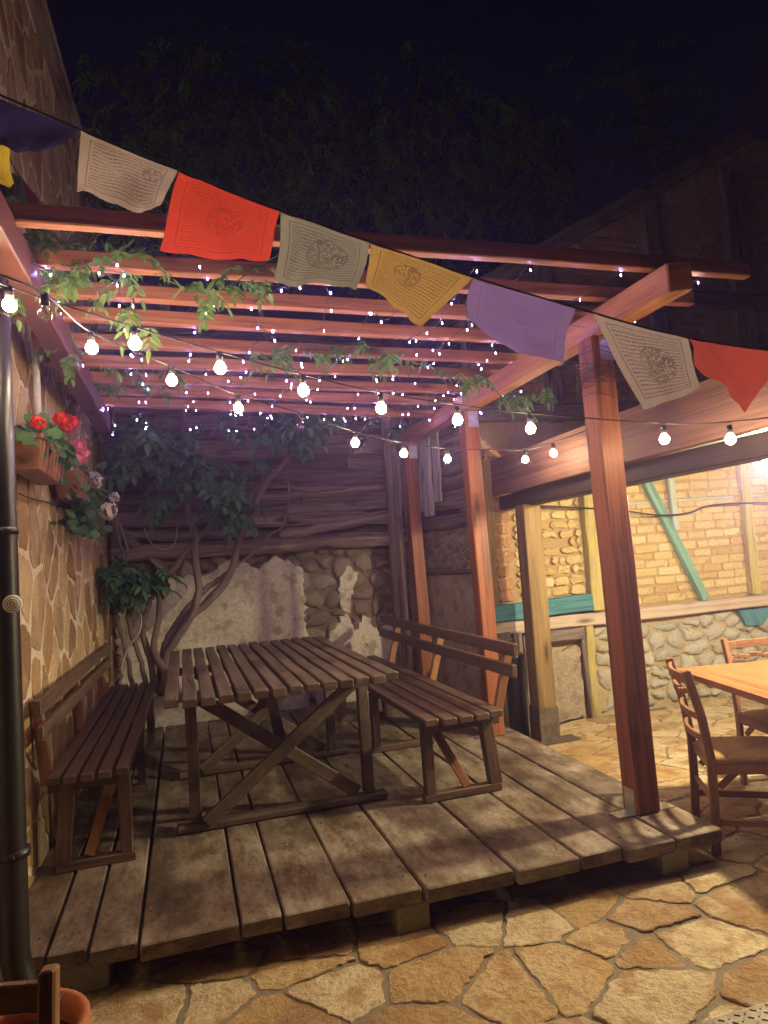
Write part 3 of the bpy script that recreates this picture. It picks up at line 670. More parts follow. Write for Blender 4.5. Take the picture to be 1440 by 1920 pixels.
# ------------------------------------------------------------------ deck
DZ = 0.172
deck = thing('wooden_deck', 'low platform of wide weathered brown planks under the pergola', 'deck', (0.8, 2.8, 0))
nails = MB()
gx = [-0.745, -0.545, -0.40, -0.225, 0.14, 0.30, 0.565, 0.863, 1.262, 1.565, 1.775, 2.03, 2.285]
fy = [2.85, 2.83, 2.80, 2.765, 2.745, 2.742, 2.735, 2.71, 2.70, 2.69, 2.675, 2.66]
for i in range(len(gx) - 1):
    x0, x1 = gx[i], gx[i + 1]; yf = 6.5 if x1 < 2.1 else 5.3; y_end = min(yf, 6.55)
    mb = MB(); mb.board(((x0 + x1) / 2, fy[i] + rnd.uniform(-.008, .008), DZ - .03 + rnd.uniform(-.003, .003)), ((x0 + x1) / 2 + rnd.uniform(-.003, .003), y_end, DZ - .03 + rnd.uniform(-.003, .003)), (x1 - x0) - rnd.uniform(.008, .014), .06, ch=.006, seg=10, wob=.0012, wvar=.008)
    rel(mb.build('plank', M['deck']), deck)
    for yy in (fy[i] + .12, 3.6, 4.5, 5.15):
        for xx in (x0 + .045, x1 - .045):
            nails.tube([(xx + rnd.gauss(0, .006), yy + rnd.gauss(0, .012), DZ - .004), (xx, yy, DZ + .0012)], .0042, 6)
o = rel(nails.build('nail_heads', M['shoe']), deck); o['kind'] = 'stuff'
for x0, x1, yy in ((-.50, -.335, 2.845), (.745, .885, 2.735), (1.975, 2.115, 2.70)):
    mb = MB(); mb.board(((x0 + x1) / 2, yy, .057), ((x0 + x1) / 2, 6.0, .057), x1 - x0, .110, ch=.006, seg=4, wob=.001)
    rel(mb.build('bearer', M['concrete']), deck)

# ------------------------------------------------------------------ pergola
perg = thing('pergola', 'open pergola of red stained posts and rafters over the deck', 'pergola', (0.8, 2.8, DZ))
for (bx, by, tx_, w_) in ((2.105, 3.0, 2.09, .125), (2.10, 4.66, 2.10, .115), (2.12, 6.1, 2.10, .115)):
    mb = MB(); mb.board((bx, by, DZ + .004), (tx_, by, 2.545), w_, w_, up=(0, 1, 0), ch=.006, seg=6, wob=.0015)
    po = rel(mb.build('post', M['redpost']), perg)
    mb = MB(); mb.slab([(bx - w_ / 2 - .10, by - .04, DZ + .003), (bx - w_ / 2 - .001, by - .04, DZ + .003), (bx - w_ / 2 - .001, by + .04, DZ + .003), (bx - w_ / 2 - .10, by + .04, DZ + .003)], .003, (0, 0, 1))
    mb.slab([(bx - w_ / 2 - .001, by - .04, DZ + .003), (bx - w_ / 2 - .001, by - .04, DZ + .12), (bx - w_ / 2 - .001, by + .04, DZ + .12), (bx - w_ / 2 - .001, by + .04, DZ + .003)], .003, (-1, 0, 0))
    rel(mb.build('bracket', M['steel']), perg); mb = MB()
    mb.slab([(bx + w_ / 2 + .001, by - .04, DZ + .003), (bx + w_ / 2 + .10, by - .04, DZ + .003), (bx + w_ / 2 + .10, by + .04, DZ + .003), (bx + w_ / 2 + .001, by + .04, DZ + .003)], .003, (0, 0, 1))
    rel(mb.build('bracket', M['steel']), perg); mb = MB()
    mb.slab([(bx - .03, by - w_ / 2 - .001, 2.42), (bx + .05, by - w_ / 2 - .001, 2.42), (bx + .05, by - w_ / 2 - .001, 2.54), (bx - .03, by - w_ / 2 - .001, 2.54)], .003, (0, -1, 0))
    rel(mb.build('bracket', M['steel']), perg)
mb = MB(); mb.board((2.10, 2.36, 2.61), (2.10, 6.35, 2.61), .10, .13, ch=.006, seg=8, wob=.0015, cut=.35); rel(mb.build('side_beam', M['red']), perg)
mb = MB(); mb.board((-.52, 2.2, 2.64), (-.50, 5.3, 2.64), .10, .13, ch=.006, seg=8, wob=.002); rel(mb.build('side_beam', M['leftbeam']), perg)
raf = [(2.42, 2.50, 2.62), (2.74, 2.84, 2.60), (3.03, 3.17, 2.45), (3.32, 3.52, 2.50), (3.68, 3.90, 2.48), (4.03, 4.27, 2.45), (4.37, 4.68, 2.42), (4.62, 5.06, 2.40), (4.96, 5.52, 2.40)]
for (yl, yr, xe) in raf:
    sl = (yr - yl) / 2.6
    mb = MB(); mb.board((-.66, yl - sl * .14, 2.718), (xe, yr + sl * (xe - 2.1), 2.722), .05, .066, ch=.005, seg=8, wob=.002)
    rel(mb.build('rafter', M['red']), perg)

# ------------------------------------------------------------------ slatted table
TZ = DZ + .755
tb = thing('slatted_table', 'long slatted wooden table on crossed legs in the middle of the deck', 'table', (.5, 4.3, DZ))
mb = MB(); NS = 14; W0, W1 = -.125, 1.03
for k in range(NS):
    p = (W1 - W0) / NS; xc = W0 + p * (k + .5)
    e0 = 3.33 if 0 < k < NS - 1 else 3.40
    e0 += rnd.uniform(-.012, .012); e1 = 5.52 + rnd.uniform(-.02, .02) - (.06 if k in (0, NS - 1) else 0)
    mb.board((xc, e0, TZ - .022), (xc + rnd.uniform(-.004, .004), e1, TZ - .022 + rnd.uniform(-.002, .002)), p - .017, .044, ch=.005, seg=6, wob=.0018, wvar=.012)
rel(mb.build('tabletop', M['table']), tb)
for yy in (3.80, 4.78):
    for x_ in (.0, .925):
        mb = MB(); mb.board((x_, yy, DZ + .05), (x_ - .0, yy, TZ - .09), .058, .055, up=(0, 1, 0), ch=.004); rel(mb.build('leg', M['table']), tb)
    mb = MB(); mb.board((-.10, yy, DZ + .024), (1.03, yy, DZ + .024), .07, .045, ch=.012, seg=5, wob=.001); rel(mb.build('foot_rail', M['table']), tb)
    mb = MB(); mb.board((-.08, yy, TZ - .068), (1.04, yy, TZ - .068), .06, .045, ch=.004); rel(mb.build('top_rail', M['table']), tb)
    for d_, (xa, xb) in enumerate(((.05, .87), (.87, .05))):
        mb = MB(); mb.board((xa, yy - .045 + .03 * d_ + .05 * (d_ == 1) - .005, DZ + .05), (xb, yy - .045 + .08 * d_ - .005, TZ - .09), .07, .026, up=(0, 1, 0), ch=.004); rel(mb.build('cross_brace', M['table']), tb)
for a, b_ in (((.46, 3.84, DZ + .40), (.46, 4.35, TZ - .06)), ((.46, 4.74, DZ + .40), (.46, 4.25, TZ - .06))):
    mb = MB(); mb.board(a, b_, .06, .03, ch=.004); rel(mb.build('cross_brace', M['table']), tb)

# ------------------------------------------------------------------ benches
def bench(name, label, x_in, x_out, ya, yb, group, rot=0.0, ups=(0.02, .42, .80), zs=.455, ln=(.035, .16)):
    """x_in: table side of the seat, x_out: back side"""
    s_ = 1 if x_out > x_in else -1
    t = thing(name, label, 'bench', ((x_in + x_out) / 2, (ya + yb) / 2, DZ), rot, group)
    cx, cy = (x_in + x_out) / 2, (ya + yb) / 2; X = lambda x: x - cx; Yy = lambda y: y - cy
    wd = abs(x_out - x_in); n = 5; p = wd / n
    mb = MB()
    for k in range(n):
        xc = X(x_in) + s_ * p * (k + .5); e = .03 if k in (0, n - 1) else 0
        mb.board((xc, Yy(ya) + e + rnd.uniform(-.005, .005), zs - .02), (xc, Yy(yb) - e, zs - .02), p - .014, .04, ch=.006, seg=5, wob=.0008)
    mb.build('seat', M['bench'], t)
    for z0, h_ in ((zs + .20, .072), (zs + .315, .072)):
        lean = s_ * (ln[0] + ln[1] * (z0 - zs))
        mb = MB(); mb.board((X(x_out) + lean, Yy(ya) + .0, z0), (X(x_out) + lean, Yy(yb) + .0, z0), .032, h_, ch=.005, seg=5, wob=.0008)
        mb.build('backrest_rail', M['bench'], t)
    for fy_ in ups:
        y_ = Yy(ya) + (yb - ya) * fy_ + .07
        mb = MB(); mb.board((X(x_in) + s_ * .04, y_, .04), (X(x_in) + s_ * .04, y_, zs - .045), .055, .06, up=(0, 1, 0), ch=.004); mb.build('leg', M['bench'], t)
        mb = MB(); mb.board((X(x_out) - s_ * .05, y_, .04), (X(x_out) - s_ * .085, y_, zs - .045), .07, .06, up=(0, 1, 0), ch=.004); mb.build('leg', M['bench'], t)
        mb = MB(); mb.board((X(x_in) + s_ * .0, y_, .022), (X(x_out) - s_ * .02, y_, .022), .06, .042, ch=.004); mb.build('foot_rail', M['bench'], t)
        mb = MB(); mb.board((X(x_in) + s_ * .02, y_, zs - .067), (X(x_out) + s_ * .0, y_, zs - .067), .05, .05, ch=.004); mb.build('seat_bearer', M['bench'], t)
        mb = MB(); mb.board((X(x_out) + s_ * .012, y_ + .035, zs - .06), (X(x_out) + s_ * (ln[0] + ln[1] * .35 + .036), y_ + .035, zs + .335), .05, .035, up=(0, 1, 0), ch=.003); mb.build('backrest_upright', M['chair'], t)
    for y_ in (Yy(ya) + .07 + .02, ):
        mb = MB(); mb.board((X(x_in) + s_ * .09, y_ + .12, zs - .045), (X((x_in + x_out) / 2) + s_ * .02, y_ + .03, .05), .05, .022, up=(0, 1, 0), ch=.003); mb.build('brace', M['chair'], t)
    return t
bench('slatted_bench', 'slatted bench on the right of the table, its backrest towards the mud wall', 1.185, 1.66, 3.50, 6.20, 'slatted benches beside the table')
bench('slatted_bench', 'slatted bench on the left of the table, its backrest against the stone clad wall', -.265, -.635, 3.47, 6.15, 'slatted benches beside the table', -0.012, ln=(-.01, .06))

# ------------------------------------------------------------------ patio frame
pf = thing('patio_shelter', 'heavy grooved roof beam on a greenish brown post with a metal foot beside the deck', 'shelter', (2.65, 4.9, 0))
mb = MB(); mb.board((2.585, 1.6, 2.125), (2.585, 5.33, 2.115), .05, .31, ch=.006, seg=6, wob=.001)
for k in range(9): mb.board((2.557, 1.6, 2.15 + k * .015), (2.557, 5.33, 2.14 + k * .015), .006, .006, ch=.002, seg=1)
rel(mb.build('fascia_board', M['beam']), pf)
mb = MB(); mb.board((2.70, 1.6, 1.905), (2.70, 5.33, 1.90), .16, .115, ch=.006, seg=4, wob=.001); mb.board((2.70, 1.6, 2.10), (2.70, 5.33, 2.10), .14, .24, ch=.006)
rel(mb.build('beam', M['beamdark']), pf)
mb = MB()  # roof out of view, added to keep lamp light off the upper wall
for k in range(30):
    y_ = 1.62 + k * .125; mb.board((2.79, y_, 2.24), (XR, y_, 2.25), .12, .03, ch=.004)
rel(mb.build('added_roof_boards', M['beamdark']), pf)
mb = MB(); mb.board((2.635, 4.90, .03), (2.655, 4.90, 1.845), .15, .15, up=(0, 1, 0), ch=.006, seg=6, wob=.001); rel(mb.build('post', M['brownpost']), pf)
mb = MB()
for sx_, sy_ in ((-.079, 0), (.079, 0), (0, -.079), (0, .079)):
    if sx_: mb.slab([(2.635 + sx_, 4.82, .01), (2.635 + sx_, 4.98, .01), (2.638 + sx_, 4.98, .27), (2.638 + sx_, 4.82, .27)], .004, (sx_, 0, 0))
    else: mb.slab([(2.555, 4.90 + sy_, .01), (2.715, 4.90 + sy_, .01), (2.718, 4.90 + sy_, .27), (2.558, 4.90 + sy_, .27)], .004, (0, sy_, 0))
mb.slab([(2.52, 4.76, .012), (2.86, 4.76, .012), (2.86, 4.90, .012), (2.52, 4.90, .012)], .008, (0, 0, 1))
for k in range(4): mb.ball((2.552, 4.86 + .0, .07 + k * .05), .007, 6, 4)
rel(mb.build('steel_foot', M['shoe']), pf)

# ------------------------------------------------------------------ drainpipe
dp = thing('drainpipe', 'dark brown drainpipe running down the left edge in front of the stone wall', 'drainpipe', (-.64, 2.7, 0))
px0 = pt(3, 1000, 1, 2.62)[0]
mb = MB(); mb.tube([(px0 + .005, 2.62, 2.98), (px0 + .0, 2.62, 1.6), (px0 - .008, 2.62, .30), (px0 + .0, 2.62, .24), (px0 + .03, 2.60, .16), (px0 + .05, 2.58, .03)], .048, 20)
rel(mb.build('pipe', M['pipe']), dp)
for zz in (1.69, .62, 2.45):
    mb = MB(); mb.tube([(px0, 2.62, zz - .012), (px0, 2.62, zz + .012)], .053, 20); mb.board((px0 - .01, 2.62, zz), (px0 - .16, 2.62, zz), .014, .014, ch=.002); mb.ball((px0 + .01, 2.565, zz), .007, 6, 4)
    rel(mb.build('pipe_clamp', M['steel'] if False else M['pipe']), dp)
mb = MB(); cxy = (px0 + .045, 2.60)
cc = pt(24, 1132, 1, 2.57)
mb.tube([tuple(cc), (cc[0], cc[1] - .006, cc[2])], .030, 24); 
for r_ in (.024, .015, .007): mb.tube([(cc[0] + math.cos(a) * r_, cc[1] - .0065, cc[2] + math.sin(a) * r_) for a in [i * math.pi / 10 for i in range(21)]], .0012, 5, mi=1)
rel(mb.build('round_disc', [M['white'], M['shoe']]), dp)

# ------------------------------------------------------------------ foliage helpers
def leaflet(mb, p, d, nrm, ln, wd, mi=0):
    d = d.normalized(); s_ = d.cross(nrm)
    if s_.length < 1e-4: s_ = d.orthogonal()
    s_.normalize(); n_ = s_.cross(d)
    up = n_ * (wd * .22)
    b0 = p; t = p + d * ln - n_ * (ln * .10)
    L1 = p + d * (ln * .30) + s_ * (wd * .48) + up; L2 = p + d * (ln * .68) + s_ * (wd * .36) + up * .8
    R1 = p + d * (ln * .30) - s_ * (wd * .48) + up; R2_ = p + d * (ln * .68) - s_ * (wd * .36) + up * .8
    c1 = p + d * (ln * .5)
    mb.add([b0, L1, L2, t, R2_, R1, c1], [(0, 6, 1), (1, 6, 2), (6, 3, 2), (0, 5, 6), (5, 4, 6), (6, 4, 3)], None, mi, True)
def pinnate(mb, p, d, ln, pairs=5, ll=.05, lw=.02, droop=.5, R=rnd, mi=0, smi=None):
    p = Vector(p); d = Vector(d).normalized(); pos = p.copy(); st = ln / (pairs + 1); pts = [pos.copy()]
    for k in range(pairs + 1):
        d = (d + Vector((0, 0, -droop / (pairs + 1))) + Vector((R.gauss(0, .05), R.gauss(0, .05), 0))).normalized()
        pos = pos + d * st; pts.append(pos.copy())
        side = d.cross(Vector((0, 0, 1)))
        if side.length < .1: side = Vector((R.gauss(0, 1), R.gauss(0, 1), 0))
        side.normalize(); nr = side.cross(d)
        if k < pairs:
            sc = .75 + .35 * math.sin(math.pi * (k + .6) / pairs)
            for sg in (1, -1):
                dd = (side * sg + d * R.uniform(.35, .8) + Vector((0, 0, -R.uniform(.15, .75)))).normalized()
                leaflet(mb, pos, dd, nr + Vector((R.gauss(0, .25), R.gauss(0, .25), R.gauss(0, .25))), ll * sc * R.uniform(.85, 1.15), lw * sc, mi)
        else:
            leaflet(mb, pos, d + Vector((0, 0, -.2)), nr, ll * 1.1, lw, mi)
    if smi is not None: mb.tube(pts, .0014, 3, cap=False, mi=smi)
def cluster(mb, c, rad, n, ln=.2, pairs=5, ll=.055, lw=.022, droop=.8, R=rnd, mi=0, flat=1.0, out=1.0, smi=None):
    for _ in range(n):
        while True:
            v = Vector((R.uniform(-1, 1), R.uniform(-1, 1), R.uniform(-1, 1)))
            if v.length < 1: break
        p = Vector((c[0] + v.x * rad[0], c[1] + v.y * rad[1], c[2] + v.z * rad[2]))
        a = R.uniform(0, 6.283); d = Vector((math.cos(a), math.sin(a) - .35, R.uniform(-.5, .35)))
        pinnate(mb, p, d, ln * R.uniform(.7, 1.25), pairs + R.choice((-1, 0, 0, 1)), ll * R.uniform(.55, 1.25), lw * R.uniform(.7, 1.15), droop, R, mi, smi)

# ------------------------------------------------------------------ wisteria on the barn wall
def curve(pts, n=5):
    P_ = [Vector(p) for p in pts]; o = []
    for i in range(len(P_) - 1):
        a, b_, c_, d_ = P_[max(i - 1, 0)], P_[i], P_[i + 1], P_[min(i + 2, len(P_) - 1)]
        for k in range(n):
            t = k / n
            o.append(.5 * ((2 * b_) + (c_ - a) * t + (2 * a - 5 * b_ + 4 * c_ - d_) * t * t + (-a + 3 * b_ - 3 * c_ + d_) * t ** 3))
    o.append(P_[-1]); return o
def px(u, v, y): return pt(u, v, 1, y)
wist = thing('wisteria_vine', 'climbing vine with twisted bare stems at the back left corner of the deck', 'climbing plant', (-.35, 6.3, 0))
mb = MB()
def stem(pts, r0, r1, n=5, sides=9):
    c_ = curve([tuple(px(*q)) for q in pts], n); k = len(c_)
    for i in range(1, k - 1): c_[i] = c_[i] + Vector((rnd.gauss(0, .004), rnd.gauss(0, .004), rnd.gauss(0, .004)))
    mb = MB(); mb.tube(c_, [r0 + (r1 - r0) * i / (k - 1) for i in range(k)], sides, .10)
    rel(mb.build('trunk' if r0 > .03 else 'stem', M['vinebark']), wist)
stem([(300, 1300, 6.2), (306, 1235, 6.2), (318, 1195, 6.2), (352, 1160, 6.2), (400, 1118, 6.2), (432, 1072, 6.2), (450, 1010, 6.15), (478, 950, 6.15), (500, 905, 6.1), (528, 875, 6.1), (560, 820, 6.0), (590, 790, 5.9)], .045, .02)
stem([(305, 1290, 6.15), (315, 1225, 6.15), (360, 1150, 6.1), (372, 1100, 6.1), (366, 1040, 6.1), (368, 1010, 6.1), (352, 960, 6.1), (350, 915, 6.1), (335, 850, 6.1), (345, 800, 6.0), (340, 765, 5.9)], .038, .018)
stem([(318, 1195, 6.22), (345, 1150, 6.25), (385, 1105, 6.25), (415, 1085, 6.25), (438, 1060, 6.2), (446, 1015, 6.2), (440, 975, 6.2), (428, 940, 6.2)], .03, .014)
stem([(440, 1065, 6.2), (470, 1040, 6.2), (505, 1005, 6.15), (530, 985, 6.1), (542, 930, 6.1), (540, 870, 6.05), (565, 800, 6.0)], .012, .007)
stem([(250, 1290, 6.1), (240, 1240, 6.1), (228, 1190, 6.1), (215, 1140, 6.15), (220, 1080, 6.15), (238, 1030, 6.15), (205, 930, 6.15), (212, 870, 6.1), (206, 820, 6.0), (215, 770, 5.9)], .02, .010)
stem([(275, 1290, 6.1), (262, 1230, 6.1), (240, 1160, 6.1), (243, 1090, 6.1), (225, 1020, 6.1), (215, 960, 6.1)], .022, .010)
stem([(290, 1300, 6.15), (285, 1245, 6.15), (268, 1190, 6.15), (280, 1130, 6.1), (290, 1110, 6.1)], .035, .018)
stem([(298, 1100, 6.3), (330, 1060, 6.3), (360, 1020, 6.3), (410, 975, 6.3), (450, 945, 6.3), (500, 895, 6.25), (520, 880, 6.2)], .026, .020)
stem([(300, 1300, 6.05), (312, 1270, 6.0), (298, 1240, 6.05), (288, 1205, 6.1), (300, 1150, 6.15), (290, 1080, 6.2)], .04, .02)
stem([(380, 815, 6.05), (382, 790, 6.0), (405, 790, 6.0), (430, 810, 6.0)], .008, .005)
mb = MB()
mb.tube(curve([tuple(px(*q)) for q in ((270, 990, 6.3), (285, 1020, 6.2), (310, 1030, 6.15), (328, 1018, 6.2), (332, 985, 6.3))], 5), .005, 6)
rel(mb.build('dead_tendril', M['thread']), wist); mb = MB()
mb.tube(curve([tuple(px(*q)) for q in ((265, 1150, 6.0), (262, 1185, 5.95), (240, 1215, 5.95), (225, 1260, 5.95))], 5), .006, 6)
rel(mb.build('dead_tendril', M['thread']), wist)
R5 = random.Random(11)
mb = MB()
for (u, v, y, rx, rz, n) in ((230, 800, 6.0, .22, .12, 20), (290, 850, 5.95, .22, .18, 30), (350, 870, 5.95, .25, .20, 40), (400, 910, 5.9, .22, .20, 34), (440, 950, 5.9, .16, .16, 22),
                             (230, 860, 6.0, .16, .13, 12), (320, 930, 5.95, .13, .10, 8), (560, 830, 5.9, .14, .20, 16), (530, 780, 5.7, .25, .16, 22), (600, 780, 5.7, .2, .12, 10),
                             (285, 800, 5.8, .30, .10, 14), (410, 790, 5.8, .25, .08, 10), (455, 870, 6.0, .12, .1, 6), (700, 800, 5.9, .16, .12, 6), (770, 790, 6.0, .16, .12, 8)):
    cluster(mb, px(u, v, y), (rx, .18, rz), int(n * .75), .21, 5, .105, .048, 1.0, R5)
rel(mb.build('foliage', M['leaf']), wist)
mb = MB()
for (u, v, y, rx, rz, n) in ((215, 1065, 6.0, .12, .12, 16), (250, 1090, 5.9, .16, .13, 26), (215, 1100, 5.95, .1, .1, 12), (285, 1075, 5.9, .09, .07, 10)):
    cluster(mb, px(u, v, y), (rx, .15, rz), n, .17, 4, .10, .046, .9, R5)
rel(mb.build('low_foliage', M['leaf']), wist)

# dark mass of the vine over the barn roof
R6 = random.Random(21)
mass = thing('overgrown_vine', 'dark hanging mass of leaves covering the barn roof above the pergola', 'climbing plant', (.8, 6.9, 3.0))
mb = MB()
for _ in range(1500):
    u = R6.uniform(150, 1060); v = R6.triangular(20, 560, 330); top = 70 + 60 * math.sin(u * .012) + 40 * math.sin(u * .031)
    if v < top or (u > 880 and v < 120 + (u - 880) * .6): continue
    y = R6.uniform(5.9, 6.9)
    a = R6.uniform(0, 6.28)
    pinnate(mb, px(u, v, y), (math.cos(a), math.sin(a) - .6, R6.uniform(-.6, .2)), R6.uniform(.2, .36), 6, .085, .03, 1.3, R6)
rel(mb.build('crown', M['leafl']), mass)
mb = MB()
for q in (((800, 700, 6.4), (790, 520, 6.4), (805, 400, 6.4), (770, 260, 6.4), (790, 130, 6.5)), ((820, 700, 6.5), (840, 480, 6.5), (815, 330, 6.5), (850, 200, 6.5)), ((500, 650, 6.3), (480, 480, 6.3), (510, 330, 6.4), (470, 200, 6.4))):
    mb = MB(); mb.tube(curve([tuple(px(*k)) for k in q], 6), .025, 7, .1); rel(mb.build('trunk', M['vinebark']), mass)
mb = MB()
for _ in range(46):
    u = R6.uniform(350, 1000); v = R6.uniform(200, 320); p = px(u, v, R6.uniform(5.8, 6.1)); l_ = R6.uniform(.10, .2)
    mb = MB(); mb.tube([p, p - Vector((0, 0, l_ * .3)), p - Vector((.003, 0, l_))], [.002, .011, .004], 5); rel(mb.build('seed_pod', M['leafl']), mass)
# frond of the tree at the upper right
tree = thing('ash_tree', 'faint tree with long feathery fronds rising at the upper right against the night sky', 'tree', (3.9, 6.4, 0))
mb = MB(); mb.tube(curve([tuple(px(1100, 900, 6.3)), tuple(px(1220, 500, 6.3)), tuple(px(1235, 300, 6.25)), tuple(px(1170, 120, 6.2))], 6), [.035 - .03 * i / 18 for i in range(19)], 7)
rel(mb.build('trunk', M['vinebark']), tree)
mb = MB()
for _ in range(70):
    t = R6.random(); u = 1235 - 70 * max(0, (t - .3)) * 1.3 + R6.gauss(0, 45); v = 330 - 220 * t + R6.gauss(0, 25)
    a = R6.uniform(0, 6.28); pinnate(mb, px(u, v, 6.2 + R6.gauss(0, .15)), (math.cos(a), math.sin(a) * .5, R6.uniform(-.3, .5)), R6.uniform(.3, .5), 8, .10, .022, .5, R6)
rel(mb.build('crown', M['leafl']), tree)

# creeper running over the rafters
R7 = random.Random(31)
cr = thing('pergola_creeper', 'fresh green climbing shoots winding along the pergola rafters', 'climbing plant', (-.4, 3.0, 2.75))
mb = MB(); st = MB()
def strand(pts, y0, y1, dens, ll=.047, lw=.021, ln=.13, r=.003, side=.03):
    n = len(pts); P_ = [tuple(px(u, v, y0 + (y1 - y0) * i / (n - 1))) for i, (u, v) in enumerate(pts)]
    c_ = curve(P_, 8); st = MB(); st.tube(c_, r, 5); rel(st.build('stem', M['leafl']), cr)
    tot = sum((c_[i + 1] - c_[i]).length for i in range(len(c_) - 1)); k = int(tot * dens)
    for _ in range(k):
        p = c_[R7.randrange(len(c_))] + Vector((R7.gauss(0, side), R7.gauss(0, side), R7.gauss(0, side)))
        a = R7.uniform(0, 6.28); pinnate(mb, p, (math.cos(a), math.sin(a), R7.uniform(-.5, .2)), ln * R7.uniform(.7, 1.3), R7.choice((3, 4, 4, 5)), ll * R7.uniform(.8, 1.2), lw, 1.0, R7)
strand([(20, 470), (60, 440), (110, 455), (170, 440), (240, 435)], 2.9, 2.85, 60)
strand([(30, 520), (70, 480), (130, 500), (200, 485), (290, 470)], 2.75, 2.7, 45)
strand([(20, 400), (50, 430), (90, 470), (140, 480)], 2.7, 2.8, 60)
strand([(20, 330), (45, 380), (70, 430)], 3.0, 2.9, 40, .04, .015)
strand([(300, 520), (350, 540), (390, 550), (440, 530), (480, 500), (520, 480)], 2.78, 2.72, 32)
strand([(115, 500), (150, 540), (180, 545), (230, 520)], 2.8, 2.8, 18)
strand([(240, 545), (250, 560), (252, 590)], 2.85, 2.8, 40, .06, .02)
strand([(510, 670), (560, 652), (620, 648), (700, 652), (760, 662)], 3.6, 3.65, 26, .06, .02)
strand([(780, 680), (820, 692), (870, 700), (905, 702)], 3.9, 3.9, 26, .06, .02)
strand([(130, 620), (150, 660), (180, 650)], 3.3, 3.4, 26)
strand([(955, 735), (980, 750), (1000, 740), (1030, 735)], 4.4, 4.3, 40, .07, .024)
strand([(160, 700), (220, 690), (270, 700), (330, 690)], 4.4, 4.5, 40, .07, .024)
rel(mb.build('leaves', M['leafl']), cr)

# ------------------------------------------------------------------ flower boxes
def planter(y0, y1, zt, label):
    t = thing('planter_box', label, 'flower box', (wx((y0 + y1) / 2) + .10, (y0 + y1) / 2, zt), 0, 'planters on the stone wall')
    hl = (y1 - y0) / 2; mb = MB(); w0, w1, d = .055, .075, .15
    r = [(-w0, -hl + .02, -d), (w0, -hl + .02, -d), (w0, hl - .02, -d), (-w0, hl - .02, -d)]
    o = [(-w1, -hl, 0), (w1, -hl, 0), (w1, hl, 0), (-w1, hl, 0)]; i_ = [(-w1 + .008, -hl + .008, 0), (w1 - .008, -hl + .008, 0), (w1 - .008, hl - .008, 0), (-w1 + .008, hl - .008, 0)]
    b_ = [(x_, y_, -.04) for x_, y_, _ in i_]
    mb.add(r + o + i_ + b_, [(3, 2, 1, 0)] + [(k, (k + 1) % 4, 4 + (k + 1) % 4, 4 + k) for k in range(4)] + [(4 + k, 4 + (k + 1) % 4, 8 + (k + 1) % 4, 8 + k) for k in range(4)] + [(8 + k, 8 + (k + 1) % 4, 12 + (k + 1) % 4, 12 + k) for k in range(4)])
    mb.build('box', M['planter'], t)
    mb = MB()
    for yy in (-hl, hl): mb.board((-w1 - .006, yy, -.01), (w1 + .006, yy, -.01), .012, .024, ch=.003)
    for xx in (-w1, w1): mb.board((xx, -hl - .004, -.01), (xx, hl + .004, -.01), .012, .024, ch=.003)
    nr = 7
    for k in range(nr):
        yy = -hl + .04 + (2 * hl - .08) * k / (nr - 1); mb.board((w0 + .002, yy, -d), (w1 + .002, yy, -.02), .012, .006, up=(0, 1, 0), ch=.002)
    mb.build('rim', M['planter'], t)
    mb = MB(); mb.slab(b_, .004, (0, 0, 1)); mb.build('soil', M['soil'], t)
    return t
planter(3.22, 3.82, 2.15, 'brown ribbed planter of red and pink geraniums, the nearer one on the stone wall')
planter(4.22, 5.0, 2.13, 'brown planter of white geraniums, the farther one on the stone wall')
def gleaf(mb, p, r, nrm, R):
    n_ = nrm.normalized(); a = n_.orthogonal().normalized(); b_ = n_.cross(a); k = 14; vs = [p]
    for i in range(k):
        an = 2 * math.pi * i / k; rr = r * (1 + .09 * (1 if i % 2 else -1)) * (.55 if i == 0 else 1); vs.append(p + a * (math.cos(an) * rr) + b_ * (math.sin(an) * rr) + n_ * (rr * .22))
    mb.add(vs, [(0, 1 + i, 1 + (i + 1) % k) for i in range(k)], None, 0, True)
def bloom(mb, p, r, R, n=46):
    for _ in range(n):
        d = Vector((R.gauss(0, 1), R.gauss(0, 1), R.gauss(0, 1))).normalized(); q = p + d * r * R.uniform(.75, 1)
        a = d.orthogonal().normalized(); b_ = d.cross(a); an = R.uniform(0, 6.28); a, b_ = a * math.cos(an) + b_ * math.sin(an), b_ * math.cos(an) - a * math.sin(an); s_ = r * .36
        mb.add([q - a * s_ * .8, q - b_ * s_, q + a * s_ + d * s_ * .4, q + b_ * s_, q - d * s_ * .2], [(4, 0, 1), (4, 1, 2), (4, 2, 3), (4, 3, 0)], None, 0, True)
def geranium(label, yc, zt, spread, nleaf, blooms, mat, sag=.1, seed=1, cx=.11):
    R = random.Random(seed); base = Vector((wx(yc) + cx, yc, zt - .03)); t = thing('geranium', label, 'plant', tuple(base), 0, 'geraniums in the planters')
    mb = MB(); sb = MB()
    for _ in range(nleaf):
        v = Vector((R.gauss(.0, .05), R.gauss(0, spread), abs(R.gauss(0, .07)) - R.random() * sag)); p = Vector((v.x, v.y, v.z + .02))
        n_ = Vector((.5 + R.gauss(0, .4), -.5 + R.gauss(0, .5), R.uniform(.2, 1.0))); gleaf(mb, p, R.uniform(.018, .036), n_, R)
        if R.random() < .4: sb.tube([(0, v.y * .3, -.03), tuple(p * .5), tuple(p)], .0028, 4)
    for (dx, dy, dz, r) in blooms: sb.tube([(0, dy * .5, 0), (dx * .6, dy * .8, dz * .6), (dx, dy, dz)], .003, 5)
    sb.build('stem', M['gleaf'], t); mb.build('leaves', M['gleaf'], t)
    for (dx, dy, dz, r) in blooms:
        fb_ = MB(); bloom(fb_, Vector((dx, dy, dz)), r, R); fb_.build('flower_head', mat, t)
